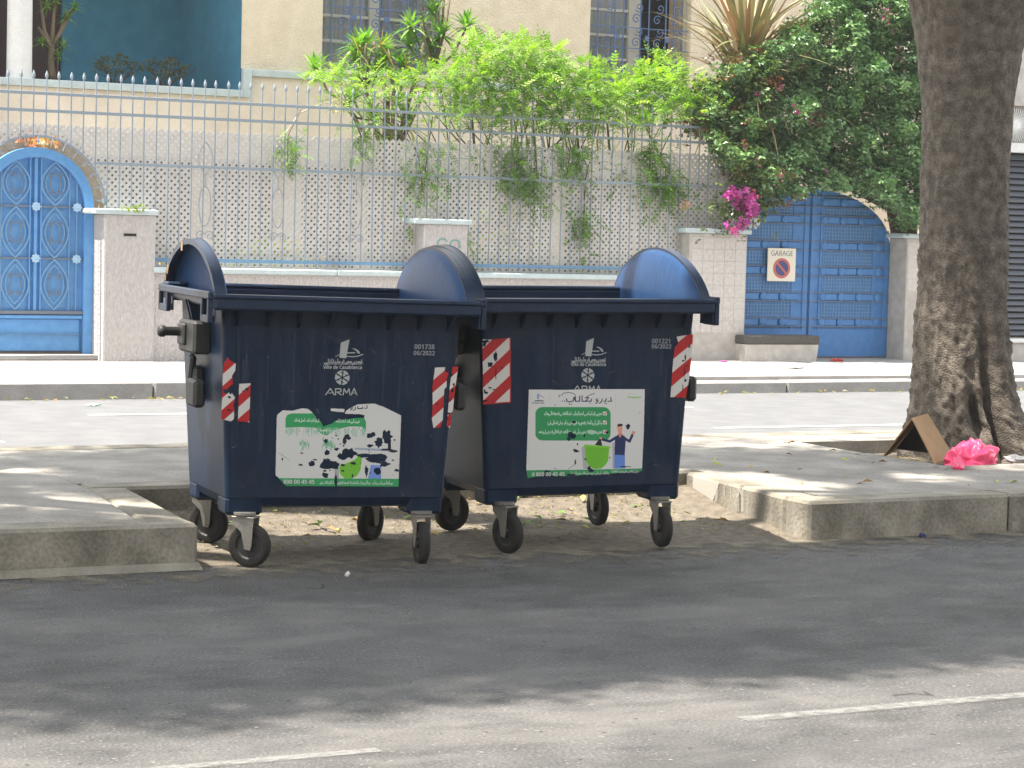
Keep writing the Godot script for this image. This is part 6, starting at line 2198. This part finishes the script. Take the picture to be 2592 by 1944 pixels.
func containers() -> void:
	var logo := logo_image()
	var st := sticker_images()
	var a := thing("waste_container", "left dark blue wheeled bin with torn green and white poster", "bin", Vector3(4.046, 0.0, -9.951), "wheeled waste containers")
	a.rotation = Vector3(0.005, -0.097, -0.014)
	container_shape(a, [38.0, 96.0, 40.0, -40.0])
	grime(a, 301)
	var la := decal(a, "emblem", logo, [[-0.1, 1.034], [0.102, 1.038], [-0.09, 0.773], [0.113, 0.775]], 0.003)
	la.name = "emblem"
	letters(a, "Ville de Casablanca", Vector2(-0.09, 0.904), Vector2(0.092, 0.906), M.print_white)
	letters(a, "001738", Vector2(0.340, 1.0055), Vector2(0.438, 1.0065), M.print_grey, true)
	letters(a, "06/2022", Vector2(0.336, 0.9765), Vector2(0.440, 0.977), M.print_grey, true)
	decal(a, "poster", poster_left(), [[-0.312, 0.746], [0.297, 0.75], [-0.298, 0.356], [0.313, 0.351]], 0.003)
	letters(a, "800 00 45 45", Vector2(-0.255, 0.3825), Vector2(-0.11, 0.3815), mat(lin(0.6, 0.62, 0.6), 0.5), true)
	decal(a, "warning_sticker", st[0], [[-0.567, 0.959], [-0.423, 0.961], [-0.556, 0.641], [-0.412, 0.641]], 0.004)
	decal(a, "warning_sticker", st[1], [[0.43, 0.92], [0.562, 0.922], [0.437, 0.627], [0.556, 0.627]], 0.004)
	var b := thing("waste_container", "right dark blue wheeled bin with nearly whole poster of a man", "bin", Vector3(5.383, 0.009, -10.038), "wheeled waste containers")
	b.rotation = Vector3(0.011, -0.085, 0.010)
	container_shape(b, [72.0, 92.0, -15.0, 88.0])
	grime(b, 302)
	decal(b, "emblem", logo, [[-0.104, 1.035], [0.097, 1.034], [-0.093, 0.764], [0.108, 0.761]], 0.003)
	letters(b, "Ville de Casablanca", Vector2(-0.094, 0.903), Vector2(0.09, 0.902), M.print_white)
	letters(b, "001221", Vector2(0.334, 1.014), Vector2(0.433, 1.0135), M.print_grey, true)
	letters(b, "06/2022", Vector2(0.331, 0.9875), Vector2(0.438, 0.987), M.print_grey, true)
	decal(b, "poster", poster_right(), [[-0.328, 0.792], [0.308, 0.784], [-0.315, 0.353], [0.324, 0.335]], 0.0036)
	letters(b, "0 800 00 45 45", Vector2(-0.28, 0.374), Vector2(-0.11, 0.372), mat(lin(0.6, 0.62, 0.6), 0.5), true)
	decal(b, "warning_sticker", st[2], [[-0.562, 1.035], [-0.404, 1.034], [-0.552, 0.712], [-0.395, 0.709]], 0.004)
	decal(b, "warning_sticker", st[3], [[0.429, 1.05], [0.565, 1.049], [0.440, 0.728], [0.560, 0.726]], 0.004)


# ================================================================ litter and small things
func small_things() -> void:
	# folded cardboard
	var c := thing("cardboard_sheet", "folded brown cardboard standing like a tent against the tree", "cardboard", Vector3(8.72, 0.2, -11.4))
	var o := Vector3(8.72, 0.2, -11.4)
	var al := Vector3(8.54, 0.462, -11.34) - o
	var ar := Vector3(8.93, 0.455, -11.70) - o
	var bm := Vector3(8.545, 0.205, -11.10) - o
	var br := Vector3(8.99, 0.205, -11.50) - o
	var bl := Vector3(8.53, 0.2, -11.61) - o
	var bk := Vector3(8.86, 0.2, -11.93) - o
	for q in [[al, ar, br, bm, M.card, "front_flap"], [al, ar, bk, bl, M.card, "rear_flap"]]:
		var st := st_new()
		var n: Vector3 = (q[1] - q[0]).cross(q[3] - q[0]).normalized() * 0.004
		for sg in [1.0, -1.0]:
			quad_out(st, q[0] + n * sg, q[1] + n * sg, q[2] + n * sg, q[3] + n * sg, q[0] - n * sg)
		for e in [[0, 1], [1, 2], [2, 3], [3, 0]]:
			var m: Vector3 = (q[0] + q[1] + q[2] + q[3]) * 0.25
			quad_out(st, q[e[0]] + n, q[e[1]] + n, q[e[1]] - n, q[e[0]] - n, m)
		part(q[5], st, q[4], c)
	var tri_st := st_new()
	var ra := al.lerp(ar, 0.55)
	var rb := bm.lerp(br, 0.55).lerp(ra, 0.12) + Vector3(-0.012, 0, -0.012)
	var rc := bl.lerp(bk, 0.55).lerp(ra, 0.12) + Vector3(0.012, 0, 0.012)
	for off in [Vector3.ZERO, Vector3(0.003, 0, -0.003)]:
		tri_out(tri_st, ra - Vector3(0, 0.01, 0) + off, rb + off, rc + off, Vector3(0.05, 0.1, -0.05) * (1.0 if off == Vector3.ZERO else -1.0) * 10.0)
	part("shade_flap", tri_st, M.card_shade, c)  # added flap, its near-black colour stands in for shade inside the tent
	# pink plastic bag
	var st2 := st_new(true)
	var nz := noise(3, 1.7, 2)
	var cr := noise(4, 2.6, 2)
	var rows := 34
	var cols := 64
	var f := func(i: int, j: int):
		var th := TAU * i / cols
		var ph := PI * 0.5 * j / rows
		var d := Vector3(cos(th) * cos(ph), sin(ph), sin(th) * cos(ph))
		var k := 1.0 + nz.get_noise_3d(d.x * 0.8, d.y * 0.8, d.z * 0.8) * 0.28 + (0.1 - absf(cr.get_noise_3d(d.x * 0.55, d.y * 0.55, d.z * 0.55))) * 0.22
		if j == 0:
			k *= 1.08
		return Vector3(d.x * 0.19, pow(d.y, 0.8) * 0.135 * (1.12 if d.x > 0.0 else 1.0 + d.x * 0.55), d.z * 0.14) * k
	for i in cols:
		for j in rows:
			var p: Vector3 = f.call(i, j)
			quad_out(st2, p, f.call(i + 1, j), f.call(i + 1, j + 1), f.call(i, j + 1), Vector3(0, 0.02, 0))
	var bag := part("plastic_bag", st2, M.bag)
	bag.position = Vector3(8.75, 0.2, -11.02)
	bag.rotation.y = 0.3
	tag(bag, "crumpled bright pink plastic bag lying beside the cardboard", "bag")
	st2 = st_new()
	for i in 3:
		tube(st2, [Vector3(-0.16, 0.03, 0.02), Vector3(-0.24, 0.012 + i * 0.004, 0.06 + i * 0.02), Vector3(-0.30, 0.006, 0.08 + i * 0.03)], [0.04, 0.022, 0.012], 6)
	part("bag_neck", st2, M.bag, bag)
	# crumpled paper and weed by the tree
	var sn := func(called: String, label: String, cat: String, p: Vector3, s: Vector3, m: Material, seed_: int):
		var g := st_new()
		var n2 := noise(seed_, 3.0, 2)
		for i in 14:
			for j in 7:
				var pt := func(a: int, b: int):
					var th := TAU * (a % 14) / 14.0
					var ph := PI * (float(b) / 7.0 - 0.5)
					var d: Vector3 = Vector3(cos(th) * cos(ph), sin(ph), sin(th) * cos(ph))
					return d * s * (1.0 + n2.get_noise_3dv(d * 0.9) * 0.9) + Vector3(0, s.y * 0.8, 0)
				var a: Vector3 = pt.call(i, j)
				quad_out(g, a, pt.call(i + 1, j), pt.call(i + 1, j + 1), pt.call(i, j + 1), Vector3(0, s.y * 0.8, 0))
		var ob := part(called, g, m)
		ob.position = p
		tag(ob, label, cat)
	sn.call("crumpled_paper", "crumpled pinkish white paper at the foot of the tree", "paper", Vector3(9.17, 0.2, -11.12), Vector3(0.07, 0.022, 0.05), M.paper, 41)
	sn.call("bottle_cap", "small dark blue bottle cap on the road below the right kerb", "cap", Vector3(7.33, 0.0, -9.607), Vector3(0.018, 0.012, 0.018), mat(lin(0.02, 0.03, 0.12), 0.4), 42)
	sn.call("white_scrap", "white scrap on the far pavement before the garage", "litter", Vector3(13.95, 0.15, -20.6), Vector3(0.09, 0.02, 0.07), M.paper, 43)
	sn.call("red_wrapper", "red wrapper lying below the blue garage gate", "litter", Vector3(15.35, 0.15, -21.85), Vector3(0.07, 0.015, 0.05), mat(lin(0.6, 0.05, 0.04), 0.5), 44)
	sn.call("pebble", "tiny white pebble on the shaded road before the left bin", "pebble", Vector3(3.93, 0.0, -9.25), Vector3(0.012, 0.01, 0.012), M.paper, 45)
	sn.call("green_scrap", "pale green scrap on the far road behind the left island", "litter", Vector3(5.55, 0.0, -18.55), Vector3(0.05, 0.01, 0.04), mat(lin(0.4, 0.7, 0.45), 0.6), 46)
	sn.call("magenta_petals", "few fallen magenta petals by the garage pier", "petals", Vector3(13.75, 0.15, -21.75), Vector3(0.04, 0.008, 0.03), mat(lin(0.6, 0.1, 0.4), 0.7), 47)
	# single fallen leaves
	var lmesh := leaf_mesh(0.085, 0.036, 0.3)
	var tones := [["yellow green", Color(0.42, 0.46, 0.1)], ["dry brown", Color(0.3, 0.17, 0.06)], ["yellow", Color(0.6, 0.45, 0.12)], ["green", Color(0.2, 0.34, 0.09)]]
	var mats := tones.map(func(q): return mat(lin(q[1].r, q[1].g, q[1].b), 0.7))
	for q in [[7.46, 0.205, -10.346, 1, "single curled brown leaf on the paved island left of the tree"], [6.55, 0.03, -10.25, 2, "yellow leaf against the white streaked end of the right island"]]:
		var l := put("fallen_leaf", lmesh, mats[q[3]], self, Transform3D(Basis.from_euler(Vector3(-0.25, rng.randf() * TAU, 0.3)).scaled(Vector3.ONE * 0.95), Vector3(q[0], q[1], q[2])))
		tag(l, q[4], "leaf")
	for i in 46:
		var k := rng.randi() % 4
		var x := rng.randf_range(3.6, 6.7)
		var z := rng.randf_range(-11.05, -10.35)
		var y := 0.02 + 0.075 * smoothstep(-10.45, -11.1, z)
		var l := put("fallen_leaf", lmesh, mats[k], self, Transform3D(Basis.from_euler(Vector3(rng.randf_range(-0.5, 0.1), rng.randf() * TAU, rng.randf_range(-0.5, 0.5))).scaled(Vector3.ONE * rng.randf_range(0.6, 1.1)), Vector3(x, y, z)))
		tag(l, "small %s fallen leaf on the dirt behind the wheels of the bins" % tones[k][0], "leaf", "%s leaves fallen behind the bins" % tones[k][0])
	for i in 22:
		var k := rng.randi() % 3
		var l := put("fallen_leaf", lmesh, mats[k], self, Transform3D(Basis.from_euler(Vector3(rng.randf_range(-0.3, 0.1), rng.randf() * TAU, rng.randf_range(-0.4, 0.4))).scaled(Vector3.ONE * rng.randf_range(0.45, 0.9)), Vector3(rng.randf_range(6.95, 8.5), 0.207, rng.randf_range(-12.6, -10.1))))
		tag(l, "small %s leaf scattered on the paved island left of the tree" % tones[k][0], "leaf", "%s leaves on the right island" % tones[k][0])
	# leaf litter along the far gutter and in the bay, too fine to count
	var xf := []
	var cols2 := []
	for i in 110:
		xf.append(Transform3D(Basis.from_euler(Vector3(rng.randf_range(-0.5, 0.3), rng.randf() * TAU, rng.randf_range(-0.5, 0.5))).scaled(Vector3.ONE * rng.randf_range(0.5, 1.1)), Vector3(rng.randf_range(3.0, 17.0), 0.012, -19.2 + absf(rng.randfn()) * 0.1)))
		cols2.append(pick_color([Color(0.45, 0.36, 0.2), Color(0.4, 0.28, 0.15), Color(0.5, 0.46, 0.33)]))
	for i in 900:
		var x := rng.randf_range(3.5, 6.8)
		var z := lerpf(-9.75, -11.08, pow(rng.randf(), 0.5))
		xf.append(Transform3D(Basis.from_euler(Vector3(rng.randf_range(-0.5, 0.3), rng.randf() * TAU, rng.randf_range(-0.5, 0.5))).scaled(Vector3.ONE * rng.randf_range(0.15, 0.4)), Vector3(x, 0.018 + 0.075 * smoothstep(-10.45, -11.1, z), z)))
		cols2.append(pick_color([Color(0.3, 0.22, 0.13), Color(0.2, 0.14, 0.08), Color(0.4, 0.33, 0.2), Color(0.5, 0.47, 0.4)]))
	for i in 160:
		var an := rng.randf() * TAU
		xf.append(Transform3D(Basis.from_euler(Vector3(0, rng.randf() * TAU, 0)).scaled(Vector3.ONE * rng.randf_range(0.2, 0.6)), Vector3(8.9 + cos(an) * 0.35 * rng.randf(), 0.15, -11.5 + sin(an) * 0.5)))
		cols2.append(pick_color([Color(0.3, 0.22, 0.13), Color(0.4, 0.33, 0.2)]))
	var ll := cloud("leaf_litter", lmesh, M.leaf, xf, cols2, self)
	ll.set_meta("label", "fine dry leaf litter along the gutter and in the bay")
	ll.set_meta("category", "leaf litter")
